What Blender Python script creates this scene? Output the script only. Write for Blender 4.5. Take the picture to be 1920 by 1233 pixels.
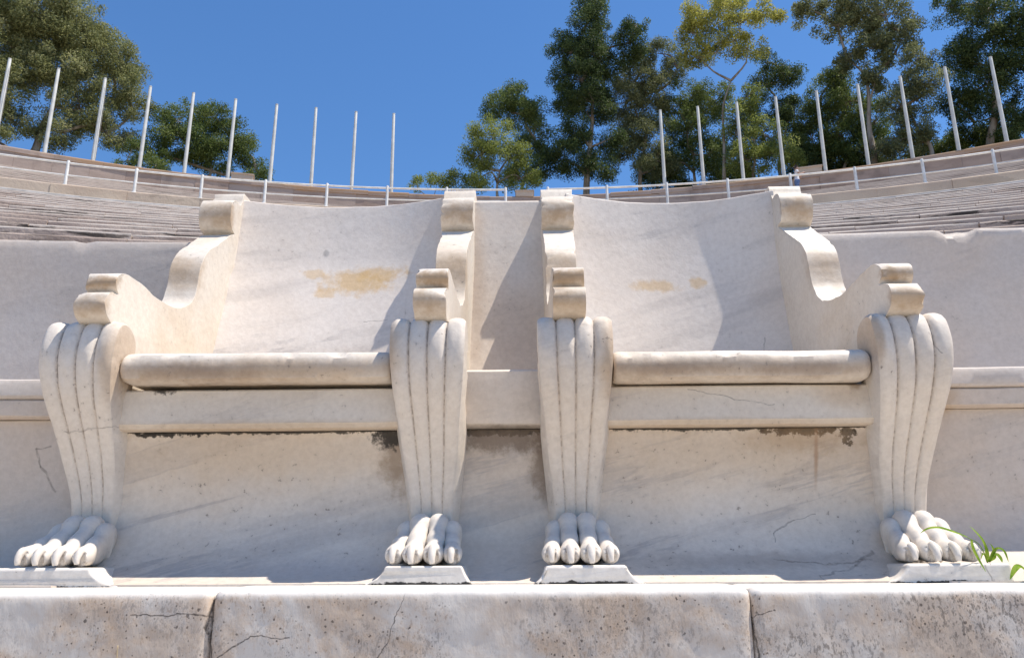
import bpy, bmesh, math, random
import numpy as np
from mathutils import Vector, Matrix, noise

# ------------------------------------------------------------------ clear
for o in list(bpy.data.objects):
    bpy.data.objects.remove(o, do_unlink=True)
SC = bpy.context.scene
COL = SC.collection
R = math.radians
random.seed(7)
RNG = np.random.default_rng(7)

# ------------------------------------------------------------------ camera (origin = lens)
PITCH, ROLL, YAW = R(16.08), R(0.3), R(1.12)
_f = Vector((-math.sin(YAW) * math.cos(PITCH), math.cos(YAW) * math.cos(PITCH), math.sin(PITCH)))
_r = Vector((math.cos(YAW), math.sin(YAW), 0))
_u = _r.cross(_f)
_r2 = _r * math.cos(ROLL) - _u * math.sin(ROLL)
_u2 = _r * math.sin(ROLL) + _u * math.cos(ROLL)
cd = bpy.data.cameras.new('camera')
cd.sensor_width = 36.0
cd.lens = 36.0 * 1530 / 1920
cd.clip_start = 0.05
cd.clip_end = 3000
cam = bpy.data.objects.new('camera', cd)
COL.objects.link(cam)
cam.matrix_world = Matrix(((_r2.x, _u2.x, -_f.x, 0), (_r2.y, _u2.y, -_f.y, 0), (_r2.z, _u2.z, -_f.z, 0), (0, 0, 0, 1)))
SC.camera = cam

# ------------------------------------------------------------------ sky, sun, exposure
SUN = Vector((0.455, -0.05, 1.0)).normalized()
world = bpy.data.worlds.new('World')
SC.world = world
world.use_nodes = True
wn = world.node_tree
wn.nodes.clear()
sky = wn.nodes.new('ShaderNodeTexSky')
sky.sky_type = 'NISHITA'
sky.sun_disc = False
sky.sun_elevation = math.asin(SUN.z)
sky.sun_rotation = math.atan2(SUN.x, SUN.y)
sky.altitude = 100
sky.air_density = 1.15
sky.dust_density = 0.0
sky.ozone_density = 10.0
bg = wn.nodes.new('ShaderNodeBackground')
bg.inputs['Strength'].default_value = 0.112
hs = wn.nodes.new('ShaderNodeHueSaturation')
hs.inputs['Saturation'].default_value = 1.07
wo = wn.nodes.new('ShaderNodeOutputWorld')
wn.links.new(sky.outputs[0], hs.inputs['Color'])
wn.links.new(hs.outputs[0], bg.inputs[0])
wn.links.new(bg.outputs[0], wo.inputs[0])
sl = bpy.data.lights.new('sun', 'SUN')
sl.energy = 4.0
sl.angle = R(0.53)
sl.color = (1.0, 0.92, 0.81)
so = bpy.data.objects.new('sun', sl)
COL.objects.link(so)
so.rotation_euler = (-SUN).to_track_quat('-Z', 'Y').to_euler()
so.location = SUN * 60
SC.view_settings.view_transform = 'Standard'
SC.view_settings.look = 'None'
SC.view_settings.gamma = 1.0
SC.view_settings.use_curve_mapping = False
SC.view_settings.exposure = 0.60
SC.cycles.max_bounces = 4
SC.cycles.diffuse_bounces = 3
SC.cycles.use_adaptive_sampling = True
SC.cycles.use_denoising = True

# ------------------------------------------------------------------ node helpers
class NT:
    def __init__(self, name, rough=0.6, spec=0.3):
        self.m = bpy.data.materials.new(name)
        self.m.use_nodes = True
        self.t = self.m.node_tree
        self.t.nodes.clear()
        self.out = self.n('ShaderNodeOutputMaterial')
        self.b = self.n('ShaderNodeBsdfPrincipled')
        self.b.inputs['Roughness'].default_value = rough
        self.b.inputs['Specular IOR Level'].default_value = spec
        self.l(self.b.outputs[0], self.out.inputs[0])

    def n(self, t):
        return self.t.nodes.new(t)

    def l(self, a, b):
        self.t.links.new(a, b)

    def put(self, sock, v):
        if isinstance(v, bpy.types.NodeSocket):
            self.l(v, sock)
        elif isinstance(v, (tuple, list)) and len(v) == 3 and sock.type == 'RGBA':
            sock.default_value = (*v, 1)
        else:
            sock.default_value = v

    def math(self, op, a, b=0.0, c=0.0, clamp=False):
        nd = self.n('ShaderNodeMath')
        nd.operation = op
        nd.use_clamp = clamp
        self.put(nd.inputs[0], a)
        self.put(nd.inputs[1], b)
        self.put(nd.inputs[2], c)
        return nd.outputs[0]

    def vmath(self, op, a, b=(0, 0, 0)):
        nd = self.n('ShaderNodeVectorMath')
        nd.operation = op
        self.put(nd.inputs[0], a)
        self.put(nd.inputs[1], b)
        return nd.outputs['Value'] if op in ('LENGTH', 'DOT_PRODUCT', 'DISTANCE') else nd.outputs[0]

    def pos(self):
        if not hasattr(self, '_p'):
            self._p = self.n('ShaderNodeNewGeometry').outputs['Position']
        return self._p

    def obj(self):
        return self.n('ShaderNodeTexCoord').outputs['Object']

    def mapped(self, v, scale=(1, 1, 1), rot=(0, 0, 0), loc=(0, 0, 0)):
        nd = self.n('ShaderNodeMapping')
        self.put(nd.inputs[0], v)
        nd.inputs['Location'].default_value = loc
        nd.inputs['Rotation'].default_value = rot
        nd.inputs['Scale'].default_value = scale
        return nd.outputs[0]

    def noise(self, v, scale, detail=5.0, rough=0.55, dist=0.0):
        nd = self.n('ShaderNodeTexNoise')
        self.put(nd.inputs['Vector'], v)
        nd.inputs['Scale'].default_value = scale
        nd.inputs['Detail'].default_value = detail
        nd.inputs['Roughness'].default_value = rough
        nd.inputs['Distortion'].default_value = dist
        return nd.outputs[0]

    def voronoi(self, v, scale, feature='F1'):
        nd = self.n('ShaderNodeTexVoronoi')
        nd.feature = feature
        self.put(nd.inputs['Vector'], v)
        nd.inputs['Scale'].default_value = scale
        return nd.outputs['Distance']

    def step(self, v, a, b):
        """0 at a, 1 at b, smooth (a may be above b)"""
        nd = self.n('ShaderNodeMapRange')
        nd.interpolation_type = 'SMOOTHSTEP'
        self.put(nd.inputs[0], v)
        if a <= b:
            nd.inputs[1].default_value, nd.inputs[2].default_value = a, b
            nd.inputs[3].default_value, nd.inputs[4].default_value = 0, 1
        else:
            nd.inputs[1].default_value, nd.inputs[2].default_value = b, a
            nd.inputs[3].default_value, nd.inputs[4].default_value = 1, 0
        return nd.outputs[0]

    def mix(self, fac, a, b, mode='MIX'):
        nd = self.n('ShaderNodeMix')
        nd.data_type = 'RGBA'
        nd.blend_type = mode
        self.put(nd.inputs[0], fac)
        self.put(nd.inputs[6], a)
        self.put(nd.inputs[7], b)
        return nd.outputs[2]

    def bump(self, h, strength=0.3, dist=0.01):
        nd = self.n('ShaderNodeBump')
        nd.inputs['Strength'].default_value = strength
        nd.inputs['Distance'].default_value = dist
        self.put(nd.inputs['Height'], h)
        self.l(nd.outputs[0], self.b.inputs['Normal'])

    def blot(self, c, r, edge=0.3, wob=0.6, nscale=14.0, seed=0.0):
        """soft irregular patch mask round world point c with radii r"""
        d = self.vmath('DIVIDE', self.vmath('SUBTRACT', self.pos(), tuple(c)), tuple(r))
        ln = self.vmath('LENGTH', d)
        key = round(nscale / 8)
        if not hasattr(self, '_bn'):
            self._bn = {}
        if key not in self._bn:
            self._bn[key] = self.noise(self.pos(), key * 8.0, 4, .72)
        nz = self._bn[key]
        v = self.math('ADD', ln, self.math('MULTIPLY', self.math('SUBTRACT', nz, 0.5), wob * 2.5))
        return self.step(v, 1 + edge, 1 - edge)

    def seg(self, p0, p1, w, wob=0.004, nscale=30.0):
        """thin crack from p0 to p1 (x,z) seen on a face that looks along y"""
        p = self.pos()
        if not hasattr(self, '_sq'):
            nz = self.n('ShaderNodeTexNoise')
            self.put(nz.inputs['Vector'], p)
            nz.inputs['Scale'].default_value = nscale
            nz.inputs['Detail'].default_value = 4
            off = self.vmath('SCALE', self.vmath('SUBTRACT', nz.outputs[1], (.5, .5, .5)))
            off.node.inputs['Scale'].default_value = wob * 5
            self._sq = self.vmath('MULTIPLY', self.vmath('ADD', p, off), (1, 0, 1))
        q = self._sq
        a = Vector((p0[0], 0, p0[1]))
        d = Vector((p1[0], 0, p1[1])) - a
        L = d.length
        d.normalize()
        rel = self.vmath('SUBTRACT', q, tuple(a))
        t = self.math('MINIMUM', self.math('MAXIMUM', self.vmath('DOT_PRODUCT', rel, tuple(d)), 0.0), L)
        foot = self.vmath('SCALE', tuple(d))
        self.put(foot.node.inputs['Scale'], t)
        return self.step(self.vmath('DISTANCE', rel, foot), w, w * .25)


def marble(name, base=(.76, .72, .68), pink=.35, grey=.35, tan=0.0, stains=(), cracks=(), rough=.58,
           vein=.25, pits=.25, bump=.25, dirtattr=None, k=.90):
    """weathered white marble: cloudy tint, diagonal grey veins, grain, pits, named stains and, on the arms, painted shade"""
    m = NT(name, rough, .35)
    p = m.pos()
    n1 = m.n('ShaderNodeTexNoise')
    m.put(n1.inputs['Vector'], p)
    for s_, v_ in (('Scale', 3.0), ('Detail', 6), ('Roughness', .58), ('Distortion', .3)):
        n1.inputs[s_].default_value = v_
    a = n1.outputs[0]
    sp = m.n('ShaderNodeSeparateColor')
    m.put(sp.inputs[0], n1.outputs[1])
    a2, a3 = sp.outputs[1], sp.outputs[2]
    c = m.mix(m.math('MULTIPLY', m.step(a, .40, .66), pink * .8), base, (.67, .545, .43))
    c = m.mix(m.math('MULTIPLY', m.step(a2, .44, .68), grey * .75), c, (.56, .525, .485))
    st_ = m.noise(m.mapped(m.mapped(p, rot=(0, R(15), 0)), (.45, .55, 3.6)), 3.8, 6, .62, .15)
    if vein:
        c = m.mix(m.math('MULTIPLY', m.step(st_, .47, .68), vein * .75), c, (.47, .43, .40))
        vv = m.math('SUBTRACT', 1.0, m.math('MULTIPLY', m.math('ABSOLUTE', m.math('SUBTRACT', st_, .57)), 34), clamp=True)
        vv = m.math('MULTIPLY', vv, m.step(a3, .46, .60))
        c = m.mix(m.math('MULTIPLY', vv, min(1, vein * .75)), c, (.40, .375, .37))
    if tan:
        c = m.mix(m.math('MULTIPLY', m.step(a3, .40, .62), tan), c, (.60, .445, .275))
    for s in stains:
        kk = m.blot(s['c'], s['r'], s.get('edge', .4), s.get('wob', .5), s.get('ns', 14.), s.get('seed', 0.))
        c = m.mix(m.math('MULTIPLY', kk, s.get('f', .8)), c, s['col'])
    gr = m.noise(p, 85, 3, .7)
    # mineral grain: brightness flutter
    c = m.mix(1.0, c, m.mix(m.step(gr, .30, .70), (.945, .935, .925), (1.045, 1.045, 1.045)), 'MULTIPLY')
    if pits:
        pk = m.math('MULTIPLY', m.step(gr, .36, .29), m.step(a2, .46, .58))
        c = m.mix(m.math('MULTIPLY', pk, min(1, pits * 1.6)), c, (.20, .165, .14))
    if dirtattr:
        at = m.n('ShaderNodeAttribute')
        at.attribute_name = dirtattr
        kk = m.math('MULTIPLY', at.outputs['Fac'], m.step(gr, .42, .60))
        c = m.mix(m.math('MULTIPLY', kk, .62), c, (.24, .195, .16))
    if cracks:
        br = m.step(gr, .25, .60)
        for ck in cracks:
            kk = m.math('MULTIPLY', m.seg(ck[0], ck[1], ck[2] * 1.3), br)
            c = m.mix(m.math('MULTIPLY', kk, .55), c, (.17, .14, .115))
    sc_ = m.mix(1.0, c, (k, k * .99, k * .978), 'MULTIPLY')
    m.put(m.b.inputs['Base Color'], sc_)
    m.bump(m.noise(p, 42, 3, .6), bump * .9, .004)
    return m.m


def simple(name, col, rough=.6, spec=.3, var=.15, ns=8.0, metal=0.0):
    m = NT(name, rough, spec)
    k = m.noise(m.pos(), ns, 5)
    dark = tuple(x * (1 - var * 1.6) for x in col)
    lite = tuple(min(1, x * (1 + var)) for x in col)
    m.put(m.b.inputs['Base Color'], m.mix(m.step(k, .35, .65), dark, lite))
    m.b.inputs['Metallic'].default_value = metal
    return m.m

# ------------------------------------------------------------------ object helpers
def tag(o, label=None, cat=None, group=None, kind=None):
    if label: o['label'] = label
    if cat: o['category'] = cat
    if group: o['group'] = group
    if kind: o['kind'] = kind
    return o


def empty(name, loc, **kw):
    o = bpy.data.objects.new(name, None)
    COL.objects.link(o)
    o.location = loc
    o.empty_display_size = .1
    o['_loc'] = tuple(loc)
    return tag(o, **kw)


def rootloc(p):
    while p is not None and p.parent is not None:
        p = p.parent
    return Vector(p.location) if p is not None else Vector((0, 0, 0))


def mesh(name, V, F, mat, parent=None, smooth=True, sharp=35, bevel=0, seg=2, recalc=True, attr=None, **kw):
    """one mesh object; V are world coordinates"""
    off = rootloc(parent)
    me = bpy.data.meshes.new(name)
    me.from_pydata([(v[0] - off.x, v[1] - off.y, v[2] - off.z) for v in V], [], F)
    if recalc:
        bm = bmesh.new()
        bm.from_mesh(me)
        bmesh.ops.recalc_face_normals(bm, faces=bm.faces)
        bm.to_mesh(me)
        bm.free()
    if smooth:
        me.polygons.foreach_set('use_smooth', [True] * len(me.polygons))
        if sharp:
            me.set_sharp_from_angle(angle=R(sharp))
    if attr:
        a = me.attributes.new(attr[0], 'FLOAT', 'POINT')
        a.data.foreach_set('value', attr[1])
    me.materials.append(mat)
    o = bpy.data.objects.new(name, me)
    COL.objects.link(o)
    o.parent = parent
    if bevel:
        b = o.modifiers.new('bevel', 'BEVEL')
        b.width = bevel
        b.segments = seg
        b.limit_method = 'ANGLE'
        b.angle_limit = R(35)
        b.harden_normals = True
    return tag(o, **kw)


def catmull(pts, step=.008):
    P = [np.array(p, float) for p in pts]
    P = [2 * P[0] - P[1]] + P + [2 * P[-1] - P[-2]]
    out = []
    for i in range(1, len(P) - 2):
        n = max(1, int(math.ceil(np.linalg.norm(P[i + 1] - P[i]) / step)))
        for k in range(n):
            t = k / n
            a, b, c, d = P[i - 1], P[i], P[i + 1], P[i + 2]
            out.append(.5 * (2 * b + (c - a) * t + (2 * a - 5 * b + 4 * c - d) * t * t + (3 * b - a - 3 * c + d) * t ** 3))
    out.append(P[-2])
    return out


def extrude_x(name, prof, xs, mat, parent, xfun=None, wob=.0, seed=0, nicks=(), **kw):
    """closed (y,z) outline swept along x through the stations xs; xfun(x,y,z) bends the result"""
    n = len(prof)
    V, F = [], []
    for k, x in enumerate(xs):
        for (y, z) in prof:
            q = (x, y, z)
            if wob:
                nv = noise.noise_vector(Vector((x * 9 + seed * 3.1, y * 30, z * 30)))
                q = (x, y + nv.y * wob, z + nv.z * wob)
            for (nx_, ny_, nz_, nr_, dep_) in nicks:      # knocked-off edges
                d_ = math.sqrt(((q[0] - nx_) / 1.6) ** 2 + (q[1] - ny_) ** 2 + (q[2] - nz_) ** 2)
                if d_ < nr_:
                    s_ = dep_ * (1 - d_ / nr_) ** .7
                    q = (q[0], q[1] + s_, q[2] - s_ * .8)
            V.append(xfun(*q) if xfun else q)
    for k in range(len(xs) - 1):
        for i in range(n):
            j = (i + 1) % n
            F.append((k * n + i, k * n + j, (k + 1) * n + j, (k + 1) * n + i))
    F.append(tuple(range(n)))
    F.append(tuple((len(xs) - 1) * n + i for i in range(n)))
    return mesh(name, V, F, mat, parent, **kw)


def box(name, lo, hi, mat, parent=None, **kw):
    (a, b, c), (d, e, f) = lo, hi
    V = [(a, b, c), (d, b, c), (d, e, c), (a, e, c), (a, b, f), (d, b, f), (d, e, f), (a, e, f)]
    F = [(0, 3, 2, 1), (4, 5, 6, 7), (0, 1, 5, 4), (1, 2, 6, 5), (2, 3, 7, 6), (3, 0, 4, 7)]
    return mesh(name, V, F, mat, parent, **kw)


def tube(path, rad, n=10, cap=True, squash=None):
    """verts/faces of a tube along path with radius per point"""
    P = [Vector(p) for p in path]
    V, F = [], []
    up = Vector((0, 0, 1))
    t0 = (P[1] - P[0]).normalized()
    if abs(t0.dot(up)) > .95:
        up = Vector((1, 0, 0))
    s = t0.cross(up).normalized()
    for i, p in enumerate(P):
        t = (P[min(i + 1, len(P) - 1)] - P[max(i - 1, 0)]).normalized()
        s = (s - t * s.dot(t)).normalized()
        b = s.cross(t)
        for k in range(n):
            a = 2 * math.pi * k / n
            V.append(p + (s * math.cos(a) + b * math.sin(a)) * rad[i])
    for i in range(len(P) - 1):
        for k in range(n):
            j = (k + 1) % n
            F.append((i * n + k, i * n + j, (i + 1) * n + j, (i + 1) * n + k))
    if cap:
        F.append(tuple(range(n - 1, -1, -1)))
        F.append(tuple((len(P) - 1) * n + k for k in range(n)))
    return V, F


def join(parts):
    V, F = [], []
    for v, f in parts:
        o = len(V)
        V += list(v)
        F += [tuple(i + o for i in q) for q in f]
    return V, F

# ------------------------------------------------------------------ materials of the thrones
TANB = (.50, .36, .23)
BLK = (.016, .013, .010)
YEL = (.70, .475, .22)
def st(c, r, col, f=.8, **k):
    return dict(c=c, r=r, col=col, f=f, **k)

M_BACK = marble('backrest_marble', (.80, .735, .67), .35, .30, 0, [
    st((-.455, 2.02, .722), (.085, .2, .036), YEL, .75, edge=.42, wob=1.15, ns=16),
    st((-.390, 2.02, .745), (.055, .2, .022), YEL, .7, edge=.42, wob=1.15, ns=24, seed=2),
    st((-.575, 2.02, .752), (.030, .2, .014), YEL, .5, edge=.3, wob=1.1, ns=24, seed=3),
    st((-.535, 2.02, .692), (.030, .2, .016), YEL, .5, edge=.3, wob=1.1, ns=24, seed=4),
    st((.335, 2.02, .712), (.060, .2, .018), YEL, .6, edge=.42, wob=1.1, ns=24, seed=5),
    st((.456, 2.02, .722), (.020, .2, .016), YEL, .6, edge=.3, wob=1.0, ns=24, seed=6),
    st((-.545, 2.03, .815), (.008, .2, .010), (.42, .40, .38), .7, edge=.4, wob=.5, ns=40),
    st((-.36, 2.02, .47), (.25, .2, .05), (.58, .46, .34), .3, edge=.6, wob=.6),
], [((-.42, .60), (-.36, .604), .0012), ((.60, .55), (.595, .50), .0014)], vein=.5)
BRN = (.46, .325, .20)
_arm_stain_shade = []
for _x in (-.8165, -.1805, .0785, .697):
    _arm_stain_shade += [st((_x, 1.420, .462), (.06, .028, .028), BRN, .8, edge=.7, wob=.9, ns=24),
             st((_x, 1.450, .522), (.06, .024, .020), BRN, .95, edge=.6, wob=.9, ns=24),
             st((_x + .01, 1.945, .876), (.06, .03, .038), BRN, .85, edge=.7, wob=1.0, ns=16),
             st((_x, 1.80, .680), (.07, .04, .055), BRN, .75, edge=.8, wob=.8, ns=16)]  # brown on the S-front: its shade put into the colour
M_ARM = marble('arm_marble', (.82, .755, .66), .25, .12, .35, _arm_stain_shade, vein=.12, pits=.4, bump=.35)
M_SCROLL = marble('scroll_marble', (.76, .70, .62), .25, .15, .60, vein=.1, pits=.5, bump=.45)
M_LEG = marble('leg_marble', (.79, .725, .645), .22, .25, .10, [
    st((-.268, 1.44, .37), (.03, .2, .07), TANB, .7, edge=.6, wob=.4),
    st((.162, 1.44, .355), (.03, .2, .085), TANB, .75, edge=.6, wob=.4),
    st((-.762, 1.45, .37), (.025, .2, .08), TANB, .65, edge=.6, wob=.5),
    st((.636, 1.45, .40), (.012, .2, .05), TANB, .7, edge=.5, wob=.5),
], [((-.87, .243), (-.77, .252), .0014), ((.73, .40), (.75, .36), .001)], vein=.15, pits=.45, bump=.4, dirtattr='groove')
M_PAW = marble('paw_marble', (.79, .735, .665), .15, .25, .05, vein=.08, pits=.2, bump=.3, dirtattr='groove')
M_NOSE = marble('seat_marble', (.82, .755, .665), .3, .2, .25, [
    st((-.50, 1.47, .352), (.28, .1, .018), TANB, .7, edge=.7, wob=.45, ns=16),
    st((-.62, 1.47, .345), (.12, .1, .016), (.30, .205, .135), .6, edge=.8, wob=.9, ns=24),
    st((.40, 1.47, .350), (.27, .1, .016), TANB, .6, edge=.7, wob=.45, ns=16),
    st((.26, 1.47, .345), (.10, .1, .014), (.30, .205, .135), .6, edge=.8, wob=.9, ns=24),
    st((.52, 1.47, .342), (.10, .1, .012), (.30, .205, .135), .55, edge=.8, wob=.9, ns=24),
], vein=.15, pits=.4, bump=.4)
M_APRON = marble('apron_marble', (.79, .715, .615), .35, .2, .15, [
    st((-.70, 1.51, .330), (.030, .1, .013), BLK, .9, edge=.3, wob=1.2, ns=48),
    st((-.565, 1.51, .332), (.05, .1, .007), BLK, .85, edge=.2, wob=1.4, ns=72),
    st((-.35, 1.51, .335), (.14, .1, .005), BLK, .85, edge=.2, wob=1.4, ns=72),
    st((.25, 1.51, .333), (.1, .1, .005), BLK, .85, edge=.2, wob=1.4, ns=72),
    st((.615, 1.51, .325), (.012, .1, .014), (.2, .13, .08), .8, edge=.5, wob=.6, ns=30),
    st((-.5, 1.51, .25), (.3, .1, .012), (.56, .40, .24), .5, edge=.7, wob=.5),
    st((.4, 1.51, .25), (.3, .1, .010), (.56, .40, .24), .45, edge=.7, wob=.5),
    st((.59, 1.52, .30), (.04, .1, .02), (.62, .47, .32), .5, edge=.8, wob=.5),
], [((.30, .315), (.46, .285), .0011)], vein=.3, pits=.3)
FINE = dict(edge=.2, wob=1.5, ns=72)
M_RISER = marble('riser_marble', (.78, .70, .61), .55, .35, .12, [
    st((-.50, 1.56, .205), (.27, .2, .045), (.64, .48, .31), .55, edge=.9, wob=.5),
    st((.40, 1.56, .205), (.26, .2, .045), (.64, .48, .31), .5, edge=.9, wob=.5),
    st((-.255, 1.56, .195), (.025, .2, .055), (.30, .215, .14), .75, edge=.7, wob=.9, ns=40),
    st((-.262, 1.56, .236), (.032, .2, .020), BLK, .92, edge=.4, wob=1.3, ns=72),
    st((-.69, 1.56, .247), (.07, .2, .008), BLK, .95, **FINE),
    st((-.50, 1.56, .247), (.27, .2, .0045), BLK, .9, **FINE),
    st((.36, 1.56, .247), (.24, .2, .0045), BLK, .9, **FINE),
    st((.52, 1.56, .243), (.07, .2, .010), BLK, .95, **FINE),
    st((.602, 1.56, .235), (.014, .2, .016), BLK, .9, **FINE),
    st((.52, 1.56, .225), (.10, .2, .022), (.42, .27, .14), .5, edge=.8, wob=.7, ns=40),
    st((.545, 1.56, .20), (.0035, .2, .045), (.38, .22, .12), .65, edge=.8, wob=.4, ns=40),
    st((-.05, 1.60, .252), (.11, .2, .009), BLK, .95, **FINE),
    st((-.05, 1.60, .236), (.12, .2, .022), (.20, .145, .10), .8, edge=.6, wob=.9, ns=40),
    st((.028, 1.60, .19), (.022, .2, .06), (.22, .155, .10), .75, edge=.7, wob=.9, ns=40),
    st((-.40, 1.5, -.01), (.20, .2, .018), (.45, .43, .44), .35, edge=.8, wob=.9, ns=40),
    st((.42, 1.5, .005), (.20, .2, .014), (.35, .29, .25), .45, edge=.8, wob=.9, ns=40),
], [((.455, .055), (.50, .078), .0014), ((.50, .078), (.54, .090), .0010), ((.455, .055), (.452, .035), .0014), ((.44, .008), (.53, -.002), .0018),
    ((.53, -.002), (.615, .004), .002), ((.50, -.022), (.58, -.006), .0016), ((.58, -.006), (.625, .020), .003), ((.50, -.022), (.498, -.032), .0016)], vein=.7, pits=.45, bump=.35)
M_BLOCK = marble('block_marble', (.79, .725, .65), .3, .4, .08, [
    st((-.05, 1.55, .255), (.1, .1, .005), (.2, .16, .12), .7, edge=.6, wob=.7, ns=30)], vein=.2, pits=.35)
M_PANEL = marble('panel_marble', (.79, .72, .64), .45, .2, .15, [
    st((-.05, 1.98, .58), (.09, .2, .09), (.56, .45, .36), .45, edge=.8, wob=.6),
    st((-.13, 1.98, .66), (.02, .2, .2), (.5, .38, .28), .5, edge=.8, wob=.5)], vein=.35, pits=.2)
M_BASE = marble('base_marble', (.82, .77, .70), .15, .3, 0, [
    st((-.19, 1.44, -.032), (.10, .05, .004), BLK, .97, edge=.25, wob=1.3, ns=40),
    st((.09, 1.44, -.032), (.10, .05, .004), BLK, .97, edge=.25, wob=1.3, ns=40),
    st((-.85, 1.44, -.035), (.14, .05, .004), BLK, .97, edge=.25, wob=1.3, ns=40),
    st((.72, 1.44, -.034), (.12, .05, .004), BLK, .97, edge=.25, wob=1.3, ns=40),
], [((.762, .002), (.768, -.032), .0016)], vein=.2, pits=.35)
M_BENCH = marble('bench_marble', (.66, .60, .55), .45, .5, .05, [
    ], [((-1.345, .841), (-1.325, .836), .0035), ((-1.325, .836), (-1.295, .831), .003)], vein=.3, pits=.25)
M_BENCHR = marble('bench_riser_marble', (.68, .60, .53), .6, .4, .10, [
    st((.82, 1.66, .315), (.03, .2, .03), (.5, .37, .24), .6, edge=.6, wob=.6)],
    [((-.985, .226), (-.955, .23), .002), ((-.985, .226), (-.975, .19), .002), ((-.975, .19), (-.94, .145), .0025)], vein=.3, pits=.3)

# ------------------------------------------------------------------ thrones
ARM_A = [(1.482, .437), (1.455, .444), (1.438, .456), (1.431, .473), (1.436, .489), (1.452, .499), (1.476, .504)]
ARM_B = [(1.476, .506), (1.463, .516), (1.461, .530), (1.469, .543), (1.486, .550), (1.51, .553), (1.565, .551), (1.6, .547),
         (1.64, .545), (1.67, .546), (1.70, .549), (1.73, .556), (1.756, .566), (1.785, .585), (1.801, .605), (1.811, .628),
         (1.816, .655), (1.819, .68), (1.825, .703), (1.840, .727), (1.872, .755), (1.92, .790), (1.955, .816), (1.984, .838)]
ARM_C = [(1.996, .846), (1.974, .853), (1.961, .873), (1.957, .896), (1.962, .917), (1.975, .932), (1.995, .937), (2.010, .935), (2.020, .940), (2.030, .958), (2.036, .976)]


def arm_profile(seed):
    pr = [tuple(p) for p in catmull(ARM_A, .006)]
    pr += [tuple(p) for p in catmull(ARM_B, .008)]
    pr += [tuple(p) for p in catmull(ARM_C, .006)]
    out = []
    for (y, z) in pr:
        nv = noise.noise_vector(Vector((y * 22 + seed * 7.3, z * 22, seed * 1.9)))
        n2 = noise.noise_vector(Vector((y * 75 + seed * 3.1, z * 75, seed)))
        out.append((y + nv.x * .0024 + n2.x * .0009, z + nv.y * .0024 + n2.y * .0009))
    out += [(2.042, .984), (2.115, .984), (2.115, .30), (1.53, .30), (1.53, .425)]
    return out


def build_arm(root, xc, seed):
    pr = arm_profile(seed)
    xs = [xc + u for u in (-1, -.88, -.6, -.3, 0, .3, .6, .88, 1)]
    rnd = random.Random(int(seed * 1000))
    chips = []
    for _ in range(9):
        y_, z_ = rnd.choice(pr[:-6])
        chips.append((rnd.choice((-1, 1)), y_, z_, rnd.uniform(.006, .016), rnd.uniform(.002, .0055)))
    for (y_, z_) in ((1.975, .932), (1.436, .489), (1.47, .543), (1.962, .873)):
        chips.append((rnd.choice((-1, 1)), y_, z_, rnd.uniform(.010, .020), rnd.uniform(.003, .006)))

    def bend(x, y, z):
        k = min(1, max(0, (y - 1.5) / .45))
        half = .0305 + .012 * k * (1 if z > .84 else .72)
        nv = noise.noise(Vector((x * 40, y * 35 + seed * 5, z * 35)))
        u = x - xc
        sh = 0
        for (sd, cy_, cz_, cr_, cd_) in chips:
            if u * sd > .5:
                d_ = math.hypot(y - cy_, z - cz_) + (1 - abs(u)) * .02
                if d_ < cr_:
                    sh = max(sh, cd_ * (1 - d_ / cr_) ** .6)
        py = y + (sh * .8 if (y < 1.80 or z > .84) else sh * .5)
        return (xc + u * (half - sh * .8) + nv * .0012 + (.004 * k if xc > 0 else 0), py, z - sh * .6)
    return extrude_x('armrest', pr, xs, M_ARM, root, bend, bevel=.0045, seg=3)


LEG_F = [(1.537, .395), (1.533, .420), (1.517, .438), (1.495, .448), (1.472, .447), (1.456, .436), (1.446, .414), (1.441, .385),
         (1.445, .350), (1.463, .305), (1.498, .252), (1.530, .205), (1.558, .155), (1.572, .118), (1.580, .085), (1.585, .05), (1.587, .015), (1.587, -.02)]
LEG_W = [.139, .139, .139, .139, .139, .139, .139, .138, .135, .127, .113, .104, .091, .081, .078, .078, .08, .082]
LEG_B = [(1.51, .39), (1.51, .39), (1.51, .392), (1.51, .39), (1.515, .388), (1.52, .386), (1.525, .384), (1.532, .365), (1.538, .345), (1.545, .30), (1.60, .255),
         (1.63, .205), (1.64, .155), (1.64, .118), (1.64, .085), (1.64, .05), (1.64, .015), (1.64, -.02)]


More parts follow.
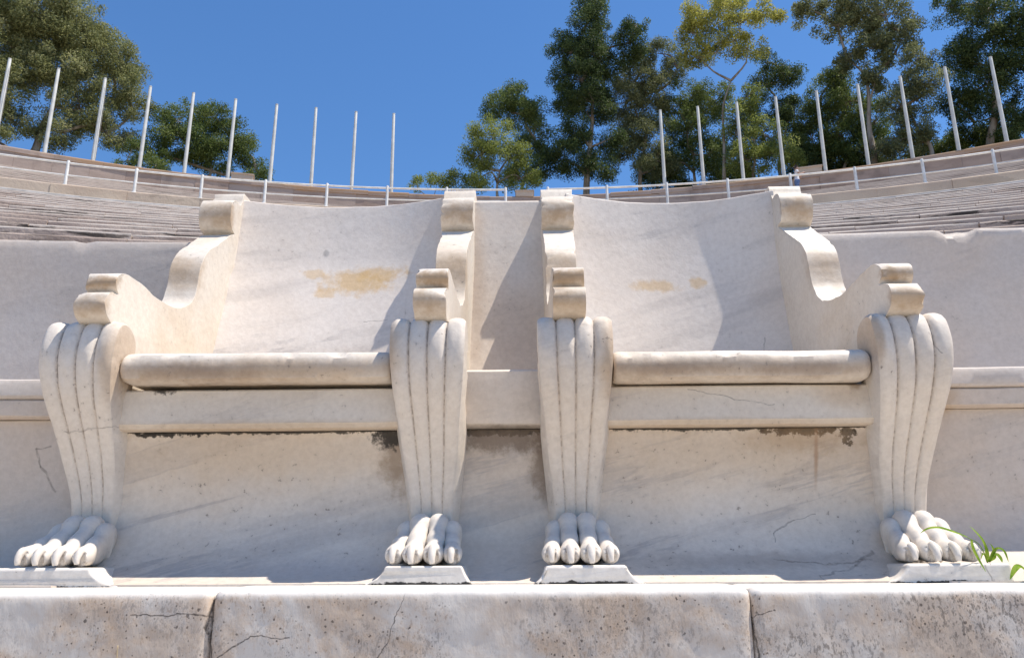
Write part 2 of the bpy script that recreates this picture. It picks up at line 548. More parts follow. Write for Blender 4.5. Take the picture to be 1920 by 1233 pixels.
def build_leg(root, xc, seed):
    f = catmull(LEG_F, .010)
    # resample width/back on the same parameter
    par = []
    P = [np.array(p) for p in LEG_F]
    for i in range(len(P) - 1):
        n = max(1, int(math.ceil(np.linalg.norm(P[i + 1] - P[i]) / .010)))
        par += [i + k / n for k in range(n)]
    par.append(len(P) - 1)
    V, F, G = [], [], []
    nl, per = 4, 9
    us = []
    for l in range(nl):
        for k in range(per + (1 if l == nl - 1 else 0)):
            us.append(l + k / per)
    ncol = len(us) + 4
    for q, t in enumerate(par):
        i = min(int(t), len(P) - 2)
        a = t - i
        w = LEG_W[i] * (1 - a) + LEG_W[i + 1] * a
        yb = LEG_B[i][0] * (1 - a) + LEG_B[i + 1][0] * a
        zb = LEG_B[i][1] * (1 - a) + LEG_B[i + 1][1] * a
        y, z = f[q]
        t1 = np.array(f[min(q + 1, len(f) - 1)]) - np.array(f[max(q - 1, 0)])
        t1 /= np.linalg.norm(t1)
        nrm = np.array([t1[1], -t1[0]])       # outward (front)
        if nrm @ (np.array([y, z]) - np.array([yb, zb])) < 0:
            nrm = -nrm
        low = max(0, min(1, (z - .06) / .06)) if q > len(par) // 3 else 1
        dep = (.0056 + .0034 * min(1, max(0, (z - .22) / .16))) * (w / .139) * (.5 + .5 * low)
        hs_ = max(w / 2 + .002, .047 + .018 * min(1, max(0, (z - .05) / .19)))
        if q < len(par) // 3:
            hs_ = w / 2
        ym, zm = (y * .62 + yb * .38, z * .62 + zb * .38)
        row = [(xc - hs_ + .001, yb, zb, 0), (xc - hs_, ym, zm, 0)]
        for u in us:
            l = min(int(u), nl - 1)
            fr = u - l
            h = max(0, 1 - abs(2 * fr - 1) ** 2.3) ** .58
            if u < .5:
                h = 1 - .75 * (1 - 2 * u) ** 3.2
            elif u > nl - .5:
                h = 1 - .75 * (1 - 2 * (nl - u)) ** 3.2
            edge = (u < 1e-6 or u > nl - 1e-6)
            ex = dep * (h - 1)
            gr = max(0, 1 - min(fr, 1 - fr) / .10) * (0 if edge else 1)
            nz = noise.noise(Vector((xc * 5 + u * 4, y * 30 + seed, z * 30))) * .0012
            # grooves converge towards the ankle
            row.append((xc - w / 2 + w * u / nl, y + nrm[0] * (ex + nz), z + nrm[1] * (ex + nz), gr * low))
        row += [(xc + hs_, ym, zm, 0), (xc + hs_ - .001, yb, zb, 0)]
        for v in row:
            V.append(v[:3])
            G.append(v[3])
    nr = len(par)
    for r in range(nr - 1):
        for k in range(ncol - 1):
            F.append((r * ncol + k, r * ncol + k + 1, (r + 1) * ncol + k + 1, (r + 1) * ncol + k))
        F.append((r * ncol + ncol - 1, r * ncol, (r + 1) * ncol, (r + 1) * ncol + ncol - 1))
    F.append(tuple(range(ncol)))
    F.append(tuple((nr - 1) * ncol + k for k in range(ncol)))
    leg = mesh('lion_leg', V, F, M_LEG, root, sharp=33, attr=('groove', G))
    return leg


def build_paw(leg, xc, seed, lean=0.0):
    rnd = random.Random(seed)
    for k, (x0, x1, ln, ht, rr) in enumerate([(-.0385, -.0525, .965, .84, .95), (-.0158, -.0178, 1.0, 1.0, 1.04), (.0165, .0175, 1.0, 1.0, 1.04), (.0390, .0525, .965, .84, .95)]):
        ln *= 1 + rnd.uniform(-.025, .025)
        pts = [(1.606, .050, .0135), (1.596, .066, .0165), (1.583, .0725, .0190), (1.569, .0695, .0190), (1.556, .0600, .0158), (1.544, .0525, .0150),
               (1.528, .0440, .0160), (1.513, .0372, .0160), (1.502, .0318, .0136), (1.490, .0262, .0158), (1.478, .0212, .0178), (1.4675, .0174, .0180),
               (1.4595, .0148, .0160), (1.4535, .0132, .0135), (1.4500, .0122, .0095), (1.4488, .0118, .001)]
        C = []
        for (y, z, r) in pts:
            t = (1.606 - y) / .157
            x = xc + x0 + (x1 - x0) * t + lean * t * t
            C.append((x, 1.4488 + (1.606 - 1.4488) * .79 - (1.606 - y) * .79 * ln + (1 - ln) * .02, z * (1 - (1 - ht) * min(1, max(0, (z - .02) / .03))), r * rr * (1 + rnd.uniform(-.03, .03))))
        cc = catmull(C, .0045)
        n = 20
        V, F = tube([c[:3] for c in cc], [max(.0008, c[3]) for c in cc], n)
        r0 = C[11][3]
        W, D = [], []
        for q, v in enumerate(V):
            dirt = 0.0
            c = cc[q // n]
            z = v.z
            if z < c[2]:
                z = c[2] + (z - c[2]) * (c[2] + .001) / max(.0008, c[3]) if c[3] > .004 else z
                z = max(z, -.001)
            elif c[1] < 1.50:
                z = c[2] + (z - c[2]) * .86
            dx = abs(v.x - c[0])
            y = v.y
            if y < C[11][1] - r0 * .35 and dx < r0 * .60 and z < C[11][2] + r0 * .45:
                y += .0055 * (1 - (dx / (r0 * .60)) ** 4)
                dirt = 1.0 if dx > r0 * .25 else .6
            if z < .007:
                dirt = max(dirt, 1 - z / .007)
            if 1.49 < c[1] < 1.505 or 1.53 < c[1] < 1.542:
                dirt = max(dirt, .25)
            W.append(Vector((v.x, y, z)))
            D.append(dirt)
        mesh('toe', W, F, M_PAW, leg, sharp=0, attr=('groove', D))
        cx, cy, cz = C[11][0] + rnd.uniform(-.001, .001), C[11][1], C[11][2]
        r = r0
        path = [(cx, cy - r * .30, cz + r * .56), (cx, cy - r * .70, cz + r * .44), (cx, cy - r * 1.02, cz + r * .08), (cx, cy - r * 1.20, cz - r * .40), (cx + .0008, cy - r * 1.18, max(.0015, cz - r * .82))]
        cl = catmull(path, .0025)
        rads = [r * .40 * (1 - .42 * (i / (len(cl) - 1)) ** 2) for i in range(len(cl))]
        rads[0] *= .5
        V, F = tube(cl, rads, 12)
        mesh('claw', V, F, M_PAW, leg, sharp=0)


def nose_profile():
    pr = [(1.90, .332), (1.505, .327), (1.490, .327), (1.479, .332), (1.4735, .342), (1.472, .354), (1.4735, .366), (1.479, .376), (1.490, .382), (1.505, .3845), (1.90, .392)]
    return pr


def throne(cx, xo, xi, label, side, seed):
    """cx centre, xo/xi leg centres (outer/inner)"""
    root = empty('marble_throne', (cx, 1.6, -.033), label=label, cat='throne', group='pair of marble thrones')
    sg = -1 if xo < xi else 1
    lo, hi = min(xo, xi), max(xo, xi)
    arms = {-.836: -.8165, -.185: -.1805, .088: .0785, .7035: .697}
    for x in (lo, hi):
        build_arm(root, arms[x], seed + x)
        leg = build_leg(root, x, seed + x * 3)
        build_paw(leg, x + (.004 if x < -.5 else 0), int(seed * 10 + (x + 1) * 100), lean=0.0)
    xs = [lo + .03 + (hi - lo - .06) * k / 24 for k in range(25)]
    # seat slab with rounded nose (runs between the legs)
    xa, xb = lo + .0715, hi - .0715
    nx = 110
    st_x = [xa, xa + .002, xa + .006] + [xa + .012 + (xb - xa - .024) * k / nx for k in range(nx + 1)] + [xb - .006, xb - .002, xb]
    pr = nose_profile()

    def roundend(x, y, z):
        e = min(x - xa, xb - x)
        k = 1 - math.sqrt(max(0, 1 - max(0, 1 - e / .012) ** 2))
        s = 1 - .22 * k
        return (x, 1.49 + (y - 1.49) * s if y < 1.49 else y, .355 + (z - .355) * s + (.005 if cx < 0 else 0))
    rn_ = random.Random(int(seed * 77))
    nk = [(rn_.uniform(xa, xb), 1.478, .376, rn_.uniform(.006, .014), rn_.uniform(.002, .005)) for _ in range(7)]
    extrude_x('seat_slab', pr, st_x, M_NOSE, root, roundend, wob=.0022, seed=seed, nicks=nk)
    pr = [(1.62, .323), (1.520, .323), (1.517, .320), (1.517, .258), (1.523, .2495), (1.530, .2475), (1.62, .2475)]
    extrude_x('seat_apron', pr, [lo + .050 + (hi - lo - .10) * k / 40 for k in range(41)], M_APRON, root, wob=.0007, seed=seed + 4, sharp=14)
    rp = [(1.72, .2455), (1.548, .2455)] + [tuple(q) for q in catmull([(1.548, .2455), (1.562, .205), (1.578, .16), (1.590, .12), (1.592, .085), (1.583, .055), (1.566, .029), (1.543, .008), (1.515, -.009), (1.488, -.020), (1.462, -.027), (1.442, -.030)], .01)[1:]] + [(1.442, -.05), (1.72, -.05)]
    extrude_x('riser_panel', rp, [lo + .02 + (hi - lo - .04) * k / 30 for k in range(31)], M_RISER, root, wob=.0008, seed=seed + 2, sharp=50)
    # concave backrest
    prof = [(1.905, .36), (1.940, .51), (1.966, .60), (1.991, .685), (2.013, .77), (2.022, .83), (2.030, .90), (2.036, .966)]
    if side > 0:
        prof = [(1.952, .36), (1.982, .51), (1.998, .60), (2.011, .685), (2.020, .77), (2.024, .83), (2.026, .90), (2.027, .968)]
    pf = catmull(prof, .02)
    nu = 40
    b0, b1 = arms[lo] + .028, arms[hi] - .028
    V, F = [], []
    nz = len(pf)
    for i, (y, z) in enumerate(pf):
        for k in range(nu + 1):
            u = 2 * k / nu - 1
            cc = (.062 if side > 0 else .048) * (1 - abs(u) ** 2.0) * (.75 + .25 * min(1, max(0, (z - .36) / .5)))
            dz = (-.006 * (1 - u * u) + noise.noise(Vector((u * 6, seed, 0))) * .0016) if i == nz - 1 else 0
            V.append((b0 + (b1 - b0) * k / nu, y + cc + noise.noise(Vector((u * 3, z * 5, seed))) * .0015, z + dz))
    n0 = len(V)
    for i, (y, z) in enumerate(pf):
        for k in range(nu + 1):
            V.append((V[i * (nu + 1) + k][0], 2.115, V[i * (nu + 1) + k][2] + (.003 if i == nz - 1 else 0)))
    w = nu + 1
    for i in range(nz - 1):
        for k in range(nu):
            a = i * w + k
            F.append((a, a + 1, a + 1 + w, a + w))
            F.append((n0 + a, n0 + a + w, n0 + a + 1 + w, n0 + a + 1))
    for k in range(nu):
        a = (nz - 1) * w + k
        F.append((a, a + 1, n0 + a + 1, n0 + a))
        F.append((k, n0 + k, n0 + k + 1, k + 1))
    for i in range(nz - 1):
        for k in (0, nu):
            a = i * w + k
            F.append((a, a + w, n0 + a + w, n0 + a))
    mesh('backrest', V, F, M_BACK, root, sharp=50, bevel=.004)
    return root


def plinth(root, t0, t1, b0, b1, seed, zt=-.0015):
    pr = []
    for k in range(7):
        s = k / 6
        pr.append((b0 + (t0 - b0) * (1 - (1 - s) ** 1.6 if abs(t0 - b0) > .02 else s), -.031 + (zt + .031) * (s ** 1.5)))
    for k in range(7):
        s = 1 - k / 6
        pr.append((b1 + (t1 - b1) * (1 - (1 - s) ** 1.6 if abs(t1 - b1) > .02 else s), -.031 + (zt + .031) * (s ** 1.5)))
    pr += [(b1, -.045), (b0, -.045)]
    n = len(pr)
    ys = [1.438, 1.46, 1.50, 1.62]
    V, F = [], []
    for j, y in enumerate(ys):
        for (x, z) in pr:
            V.append((x, y + noise.noise(Vector((x * 40, z * 90, seed))) * .0015, z ))
    for j in range(len(ys) - 1):
        for i in range(n):
            q = (i + 1) % n
            F.append((j * n + i, j * n + q, (j + 1) * n + q, (j + 1) * n + i))
    F.append(tuple(range(n)))
    F.append(tuple((len(ys) - 1) * n + i for i in range(n)))
    return mesh('plinth', V, F, M_BASE, root, sharp=30, bevel=.006, seg=3)


tl = throne(-.506, -.836, -.185, 'left marble throne with large ochre patch on its backrest', -1, 1.0)
tr = throne(.394, .7035, .088, 'right marble throne with a weed growing beside its outer paw', 1, 2.0)
plinth(tl, -1.45, -.752, -1.45, -.700, 1)
plinth(tl, -.246, -.116, -.285, -.098, 2)
plinth(tr, .026, .164, .004, .198, 3)
plinth(tr, .634, .806, .596, .808, 4)

# panel that links the two thrones
lk = empty('link_panel', (-.05, 1.62, -.033), label='narrow plain marble panel and block joining the two thrones', cat='stone panel')
xs = [-.152 + .202 * k / 12 for k in range(13)]
extrude_x('back_panel', [(1.90, .30), (1.935, .40), (1.965, .50), (1.992, .62), (2.012, .75), (2.024, .86), (2.030, .944), (2.035, .949), (2.115, .949), (2.115, .30)], xs, M_PANEL, lk, wob=.001, bevel=.003, sharp=40)
extrude_x('block', [(1.95, .370), (1.575, .370), (1.569, .366), (1.568, .272), (1.572, .262), (1.585, .257), (1.95, .257)], xs, M_BLOCK, lk, wob=.0014, seed=4, bevel=.002)
extrude_x('riser_panel', [(1.75, .255), (1.598, .255)] + [tuple(q) for q in catmull([(1.598, .255), (1.604, .18), (1.608, .12), (1.606, .085), (1.597, .055), (1.578, .029), (1.552, .008), (1.522, -.009), (1.492, -.020), (1.464, -.027), (1.443, -.0305)], .01)[1:]] + [(1.443, -.05), (1.75, -.05)],
          [-.205 + .31 * k / 16 for k in range(17)], M_RISER, lk, wob=.0008, seed=9, sharp=50)

# ------------------------------------------------------------------ curved benches either side
CX, CY = .187, -16.0


def on_arc(x, y, z):
    z = z - .012 if (x < -.8 and z > .29) else z
    """sweep station x along the stadium's circle; y is the distance on the axis"""
    a = (x - CX) / (2.0 - CY)
    r = y - CY
    return (CX + r * math.sin(a), CY + r * math.cos(a), z)


def bench(x0, x1, label, seed):
    root = empty('curved_bench', ((x0 + x1) / 2, 1.65, -.033), label=label, cat='bench', group='marble benches either side of the thrones')
    xs = [x0 + (x1 - x0) * k / 120 for k in range(121)]
    rn_ = random.Random(seed)
    nk = [(rn_.uniform(x0, x1), 2.050, .842, rn_.uniform(.010, .022), rn_.uniform(.004, .010)) for _ in range(12)]
    if x1 > 0:
        nk += [(1.12, 2.05, .842, .022, .009), (1.16, 2.05, .842, .016, .008)]
    extrude_x('backrest', [(2.075, .30), (2.072, .40), (2.064, .60), (2.0532, .78), (2.0522, .80), (2.0512, .82), (2.050, .836), (2.054, .846), (2.17, .846), (2.17, .30)], xs, M_BENCH, root, on_arc, wob=.0018, seed=seed, bevel=.003, nicks=nk)
    extrude_x('seat_slab', [(2.10, .334), (1.626, .334), (1.620, .336), (1.617, .340), (1.617, .364), (1.620, .371), (1.630, .3755), (2.10, .380)], xs, M_BENCH, root, on_arc, wob=.0014, seed=seed + 1)
    extrude_x('fascia', [(1.90, .333), (1.626, .333), (1.6235, .330), (1.627, .300), (1.634, .296), (1.90, .296)], xs, M_BENCHR, root, on_arc, wob=.0010, seed=seed + 2, bevel=.0015)
    extrude_x('riser_panel', [(1.95, .2945), (1.650, .2945), (1.656, .2), (1.664, .13), (1.664, .09), (1.655, .058), (1.638, .030), (1.612, .006), (1.575, -.014), (1.53, -.025), (1.48, -.030), (1.445, -.0305), (1.445, -.05), (1.95, -.05)], xs, M_BENCHR, root, on_arc, wob=.0010, seed=seed + 3, sharp=50)
    return root


bench(-2.6, -.835, 'curved pale marble bench left of the left throne', 21)
bench(.715, 2.6, 'curved pale marble bench right of the right throne with chipped top edge', 31)

# ------------------------------------------------------------------ ground and podium step
m = NT('ground_gravel', .9, .1)
p = m.pos()
c = m.mix(m.step(m.noise(p, 40, 6), .35, .65), (.42, .35, .27), (.54, .46, .36))
m.put(m.b.inputs['Base Color'], m.mix(m.step(m.noise(p, .8, 4), .4, .7), c, (.48, .40, .31)))
m.bump(m.noise(p, 120, 4), .4, .01)
M_GROUND = m.m
GZ = -1.15
mesh('ground', [(-1500, -1500, GZ), (1500, -1500, GZ), (1500, 1500, GZ), (-1500, 1500, GZ)], [(0, 1, 2, 3)], M_GROUND, kind='structure')


def kerb_mat():
    m = NT('kerb_marble', .72, .25)
    p = m.pos()
    n1 = m.n('ShaderNodeTexNoise')
    m.put(n1.inputs['Vector'], p)
    for s_, v_ in (('Scale', 6.0), ('Detail', 7), ('Roughness', .68), ('Distortion', .3)):
        n1.inputs[s_].default_value = v_
    sp = m.n('ShaderNodeSeparateColor')
    m.put(sp.inputs[0], n1.outputs[1])
    a, a2, a3 = n1.outputs[0], sp.outputs[1], sp.outputs[2]
    c = m.mix(m.step(a, .40, .62), (.70, .645, .58), (.60, .49, .39))
    c = m.mix(m.math('MULTIPLY', m.step(a2, .50, .64), .55), c, (.64, .46, .31))
    c = m.mix(m.math('MULTIPLY', m.step(a3, .52, .66), .5), c, (.56, .53, .50))
    fineN = m.noise(m.mapped(p, (1, 1, .55), (0, R(4), 0)), 150, 4, .74)
    zone = m.step(a3, .47, .60)
    zx = m.blot((.66, 1.3, -.075), (.12, .3, .06), .6, .8, 16)
    zx2 = m.blot((.42, 1.3, -.12), (.10, .3, .03), .6, .8, 16)
    zx3 = m.blot((.10, 1.3, -.08), (.09, .3, .06), .6, .9, 16)
    zone = m.math('MAXIMUM', m.math('MULTIPLY', zone, .60), m.math('MAXIMUM', zx, m.math('MAXIMUM', m.math('MULTIPLY', zx2, .9), m.math('MULTIPLY', zx3, .55))))
    c = m.mix(m.math('MULTIPLY', m.math('MULTIPLY', zone, m.step(fineN, .49, .60)), .68), c, (.12, .10, .085))
    c = m.mix(m.math('MULTIPLY', m.math('MULTIPLY', m.step(a2, .46, .58), m.step(fineN, .46, .38)), .5), c, (.36, .25, .165))
    vr = m.voronoi(p, 120)
    pit = m.math('MULTIPLY', m.step(m.math('ADD', vr, m.math('MULTIPLY', m.math('SUBTRACT', fineN, .5), .9)), .20, .08), m.step(a2, .45, .58))
    c = m.mix(m.math('MULTIPLY', pit, .85), c, (.075, .06, .05))
    big = m.math('MULTIPLY', m.step(m.math('ADD', m.voronoi(m.mapped(p, loc=(.3, .2, .1)), 48), m.math('MULTIPLY', m.math('SUBTRACT', fineN, .5), .5)), .13, .07), m.step(a, .46, .56))
    c = m.mix(m.math('MULTIPLY', big, .75), c, (.07, .058, .05))
    ch = fineN
    ck = None
    for q0, q1, w in [((-.607, -.073), (-.56, -.071), .0017), ((-.56, -.071), (-.512, -.069), .0014), ((-.512, -.069), (-.486, -.074), .0022),
                    ((-.475, -.135), (-.452, -.122), .0020), ((-.452, -.122), (-.421, -.103), .0018), ((-.421, -.103), (-.39, -.106), .0015), ((-.39, -.106), (-.36, -.104), .0012),
                    ((-.19, -.040), (-.203, -.075), .0009), ((-.203, -.075), (-.215, -.11), .0009), ((-.215, -.11), (-.235, -.135), .0012),
                    ((-.484, -.04), (-.49, -.09), .0035), ((-.49, -.09), (-.478, -.135), .0030), ((.333, -.08), (.338, -.135), .0022), ((.36, -.068), (.333, -.078), .0012)]:
        k = m.seg(q0, q1, w, .0035, 34)
        ck = k if ck is None else m.math('MAXIMUM', ck, k)
    c = m.mix(m.math('MULTIPLY', m.math('MULTIPLY', ck, m.step(fineN, .25, .55)), .85), c, (.07, .057, .048))
    # paler upper arris
    sep = m.n('ShaderNodeSeparateXYZ')
    m.put(sep.inputs[0], p)
    top = m.step(m.math('ADD', sep.outputs[2], m.math('MULTIPLY', m.math('SUBTRACT', a, .5), .02)), -.050, -.040)
    c = m.mix(m.math('MULTIPLY', top, .75), c, (.80, .76, .70))
    m.put(m.b.inputs['Base Color'], c)
    h = m.noise(m.mapped(p, (1, 1, .5)), 80, 3, .6)
    m.bump(h, .28, .004)
    return m.m


M_KERB = kerb_mat()
podium = empty('podium', (0, 1.4, GZ), kind='structure')


def kerb_block(x0, x1, seed, dz=0.0):
    V, F = [], []
    prof = [(1.75, -.52), (1.3, -.52)] + [(1.3, -.52 + .03 * k) for k in range(1, 11)] + [(1.3, -.22 + .008 * k) for k in range(1, 22)] + [(1.3005, -.045), (1.3025, -.0395), (1.307, -.0362), (1.314, -.0345), (1.33, -.0338), (1.37, -.0330), (1.42, -.0322), (1.75, -.0318)]
    nx = int((x1 - x0) / .008)
    n = len(prof)
    for k in range(nx + 1):
        x = x0 + (x1 - x0) * k / nx
        for (y, z) in prof:
            e = min(x - x0, x1 - x)
            ed = max(0, 1 - e / .012)
            nv = noise.noise_vector(Vector((x * 45, z * 45 + seed, y * 30)))
            n2 = noise.noise(Vector((x * 9, z * 12, seed)))
            dy = (nv.y * .0014 + n2 * .0015) if y < 1.32 else 0
            dzz = nv.z * .0012 * (1 if y < 1.34 else .2)
            if y < 1.32:
                dy += ed * ed * .006
            if z > -.06:
                dzz -= ed * ed * .004
            V.append((x, y + dy, z + dzz + dz))
    for k in range(nx):
        for i in range(n):
            j = (i + 1) % n
            F.append((k * n + i, k * n + j, (k + 1) * n + j, (k + 1) * n + i))
    F.append(tuple(range(n)))
    F.append(tuple(nx * n + i for i in range(n)))
    return mesh('kerb_block', V, F, M_KERB, podium, sharp=60)


kerb_block(-1.75, -.4865, 1, -.0015)
kerb_block(-.4825, .3315, 2, 0)
kerb_block(.3345, 1.75, 3, -.001)
box('lower_course', (-6, 1.312, GZ), (6, 1.9, -.521), M_KERB, podium)
box('infill', (-6, 1.45, -.5), (6, 3.2, -.052), M_KERB, podium)
for sg in (-1, 1):
    box('kerb_block', (min(sg * 1.754, sg * 6), 1.301, -.52), (max(sg * 1.754, sg * 6), 1.75, -.034), M_KERB, podium, bevel=.006)

# ------------------------------------------------------------------ the stands
def stand_mat(name, a, b, dark, darkamt, rust=0.0, streak=4.5, lip=None, tint=.45):
    m = NT(name, .8, .2)
    rn = m.n('ShaderNodeObjectInfo').outputs['Random']
    w = m.pos()
    cxy = m.vmath('SUBTRACT', w, (CX, CY, 0))
    sx = m.n('ShaderNodeSeparateXYZ')
    m.put(sx.inputs[0], cxy)
    ang = m.math('MULTIPLY', m.math('ARCTAN2', sx.outputs[0], sx.outputs[1]), 26.0)
    cb = m.n('ShaderNodeCombineXYZ')
    m.put(cb.inputs[0], ang)
    m.put(cb.inputs[1], m.vmath('LENGTH', m.vmath('MULTIPLY', cxy, (1, 1, 0))))
    m.put(cb.inputs[2], sx.outputs[2])
    q = cb.outputs[0]                       # (along the row, radius, height)
    c = m.mix(m.step(m.noise(m.mapped(q, (.8, 1, .3 * streak + .6)), 1.6, 5, .6), .35, .68), a, b)
    c = m.mix(m.math('MULTIPLY', m.math('MULTIPLY', rn, rn), tint), c, (.30, .24, .21))
    c = m.mix(m.math('MULTIPLY', m.math('FRACT', m.math('MULTIPLY', rn, 7.3)), tint * .6), c, (.46, .42, .39))
    k = m.step(m.noise(m.mapped(q, (.55, 1.2, streak), loc=(2, 8, 1)), 2.6, 7, .72, .3), .51, .60)
    k = m.math('MULTIPLY', k, m.step(m.noise(m.mapped(q, (1, .6, 1), loc=(7, 1, 3)), .40, 3), .36, .56))
    c = m.mix(m.math('MULTIPLY', k, darkamt), c, dark)
    if lip:  # sunlit nosing edge painted in as a paler lip colour
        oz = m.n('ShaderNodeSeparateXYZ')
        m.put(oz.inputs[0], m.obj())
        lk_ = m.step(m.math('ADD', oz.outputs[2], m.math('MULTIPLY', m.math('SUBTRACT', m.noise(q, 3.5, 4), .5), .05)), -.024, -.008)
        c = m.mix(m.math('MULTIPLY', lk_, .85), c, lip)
    if rust:
        z = sx.outputs[2]
        rz = m.step(m.math('ADD', z, m.math('MULTIPLY', m.noise(m.mapped(q, (.9, 1, .5)), 1.3, 5), .75)), 20.42, 20.68)
        zone = m.step(m.noise(m.mapped(q, loc=(3, 0, 0)), .25, 3), .36, .52)
        c = m.mix(m.math('MULTIPLY', m.math('MULTIPLY', rz, zone), rust * .75), c, (.42, .25, .12))
        dk = m.step(m.noise(m.mapped(q, (1.2, 1, .25), loc=(9, 0, 0)), 1.5, 4), .52, .66)
        c = m.mix(m.math('MULTIPLY', dk, .45), c, (.20, .155, .13))
    m.put(m.b.inputs['Base Color'], c)
    m.bump(m.noise(w, 14, 3, .65), .5, .02)
    return m.m


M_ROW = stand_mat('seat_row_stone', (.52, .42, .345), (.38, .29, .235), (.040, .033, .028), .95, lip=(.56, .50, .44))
M_LIP = simple('seat_lip_stone', (.56, .53, .49), .75, .2, .12, 3)
M_CREAM = stand_mat('parapet_stone', (.58, .47, .355), (.50, .385, .285), (.13, .10, .08), .30, streak=1.0, tint=.25)
M_WALL = stand_mat('top_wall_stone', (.42, .315, .25), (.33, .24, .19), (.13, .10, .08), .35, .9, streak=.8, tint=.5)
M_UPPER = stand_mat('upper_row_stone', (.52, .435, .36), (.42, .335, .275), (.10, .08, .07), .6)
TREAD, RISE, R_TOP, Z_TOP = .75, .345, 34.4, 8.09


def polar(r, a, z):
    return (CX + r * math.sin(a), CY + r * math.cos(a), z)


lower = empty('lower_seating_tier', (CX, 12.0, GZ), kind='structure')
SEAT_P = [(0.03, -RISE), (.03, -.075), (0.0, -.066), (0.0, -.012), (.009, 0.0), (.8, 0.0), (.8, -RISE)]
_blk = {}


def block_mesh(L, name, prof, mat, var):
    key = (name, round(L, 2), var)
    if key in _blk:
        return _blk[key]
    n = len(prof)
    rnd = random.Random(hash(key) % 9999)
    V, F = [], []
    st = 5
    for k in range(st):
        x = -L / 2 + L * k / (st - 1)
        for (r, z) in prof:
            j = rnd.uniform(-.0035, .0035) if -.1 < z and r < .1 else 0
            V.append((x, r + j, z + j))
    for k in range(st - 1):
        for i in range(n):
            j = (i + 1) % n
            F.append((k * n + i, k * n + j, (k + 1) * n + j, (k + 1) * n + i))
    F.append(tuple(range(n)))
    F.append(tuple((st - 1) * n + i for i in range(n)))
    me = bpy.data.meshes.new(name)
    me.from_pydata(V, [], F)
    bm = bmesh.new()
    bm.from_mesh(me)
    bmesh.ops.recalc_face_normals(bm, faces=bm.faces)
    bm.to_mesh(me)
    bm.free()
    me.materials.append(mat)
    _blk[key] = me
    return me


def place(me, name, parent, r, a, z, **kw):
    o = bpy.data.objects.new(name, me)
    COL.objects.link(o)
    o.parent = parent
    o.location = Vector(polar(r, a, z)) - rootloc(parent)
    o.rotation_euler = (0, 0, -a)
    return tag(o, **kw)


SEATROWS = 21
count = 0
hidV, hidF = [], []
for i in range(SEATROWS):
    r, z = R_TOP - TREAD * i, Z_TOP - RISE * i
    L = 1.28 + .05 * (i % 3)
    da = L / r
    a0 = -R(46) + (i * .37 % 1) * da
    k = 0
    a = a0
    while a < R(46):
        am = a + da / 2
        X, Y, _ = polar(r, am, z)
        az = math.degrees(math.atan2(X, Y))
        seen = i < 16 and ((-35.5 < az < -17.5) or (16.5 < az < 34.0))
        jr = random.uniform(-.012, .012)
        if seen and count < 298:
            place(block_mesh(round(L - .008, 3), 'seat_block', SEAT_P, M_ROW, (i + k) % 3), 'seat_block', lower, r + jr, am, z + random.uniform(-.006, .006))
            count += 1
        else:
            o = len(hidV)
            for s in (-1, 1):
                for (pr, pz) in SEAT_P:
                    hidV.append(polar(r + pr, am + s * (L / 2 - .004) / r, z + pz))
            n = len(SEAT_P)
            for q in range(n):
                w = (q + 1) % n
                hidF.append((o + q, o + w, o + n + w, o + n + q))
            hidF.append(tuple(o + q for q in range(n)))
            hidF.append(tuple(o + n + q for q in range(n)))
        a += da
        k += 1
M_ROWMASS = stand_mat('seat_row_stone_far', (.52, .42, .345), (.38, .29, .235), (.040, .033, .028), .95)
mesh('seat_row_mass', hidV, hidF, M_ROWMASS, lower, smooth=False, kind='stuff')


def ring(name, prof, a0, a1, n, mat, parent=None, **kw):
    """closed (r,z) outline swept round the stadium's centre"""
    V, F = [], []
    m_ = len(prof)
    for k in range(n + 1):
        a = a0 + (a1 - a0) * k / n
        for (r, z) in prof:
            V.append(polar(r, a, z))
    for k in range(n):
        for i in range(m_):
            j = (i + 1) % m_
            F.append((k * m_ + i, k * m_ + j, (k + 1) * m_ + j, (k + 1) * m_ + i))
    F.append(tuple(range(m_)))
    F.append(tuple(n * m_ + i for i in range(m_)))
    return mesh(name, V, F, mat, parent, **kw)


ring('walkway', [(18.2, .42), (19.6, .42), (19.6, .2), (18.2, .2)], -R(46), R(46), 60, M_ROW, lower)
ring('tier_core', [(19.5, -.6), (19.5, .75), (34.5, 7.66), (37.2, 7.66), (37.2, -.6)], -R(46), R(46), 80, M_ROW, lower, smooth=False)
# diazoma floor
ring('diazoma', [(34.5, 8.06), (37.4, 8.06), (37.4, 7.7), (34.5, 7.7)], -R(46), R(46), 80, M_ROW, kind='structure')

# cream parapet of the diazoma, slab by slab
par = empty('parapet_wall', polar(34.7, 0, 8.06), label='low cream stone parapet above the lower seat rows', cat='parapet')
PAR_P = [(0, 0), (-.004, .37), (.02, .395), (.26, .395), (.28, 0)]
L = 1.62
da = L / 34.75
a = -R(40)
k = 0
while a < R(40):
    place(block_mesh(L - .01, 'wall_slab', PAR_P, M_CREAM, k % 3), 'wall_slab', par, 34.62 + random.uniform(-.012, .012), a + da / 2, 8.055)
    a += da
    k += 1
# lip under the parapet, its sunlit edge put into a paler stone colour
lipr = ring('lip', [(34.385, 8.052), (34.385, 8.092), (34.40, 8.104), (34.62, 8.104), (34.62, 8.052)], -R(46), R(46), 90, M_LIP, par)

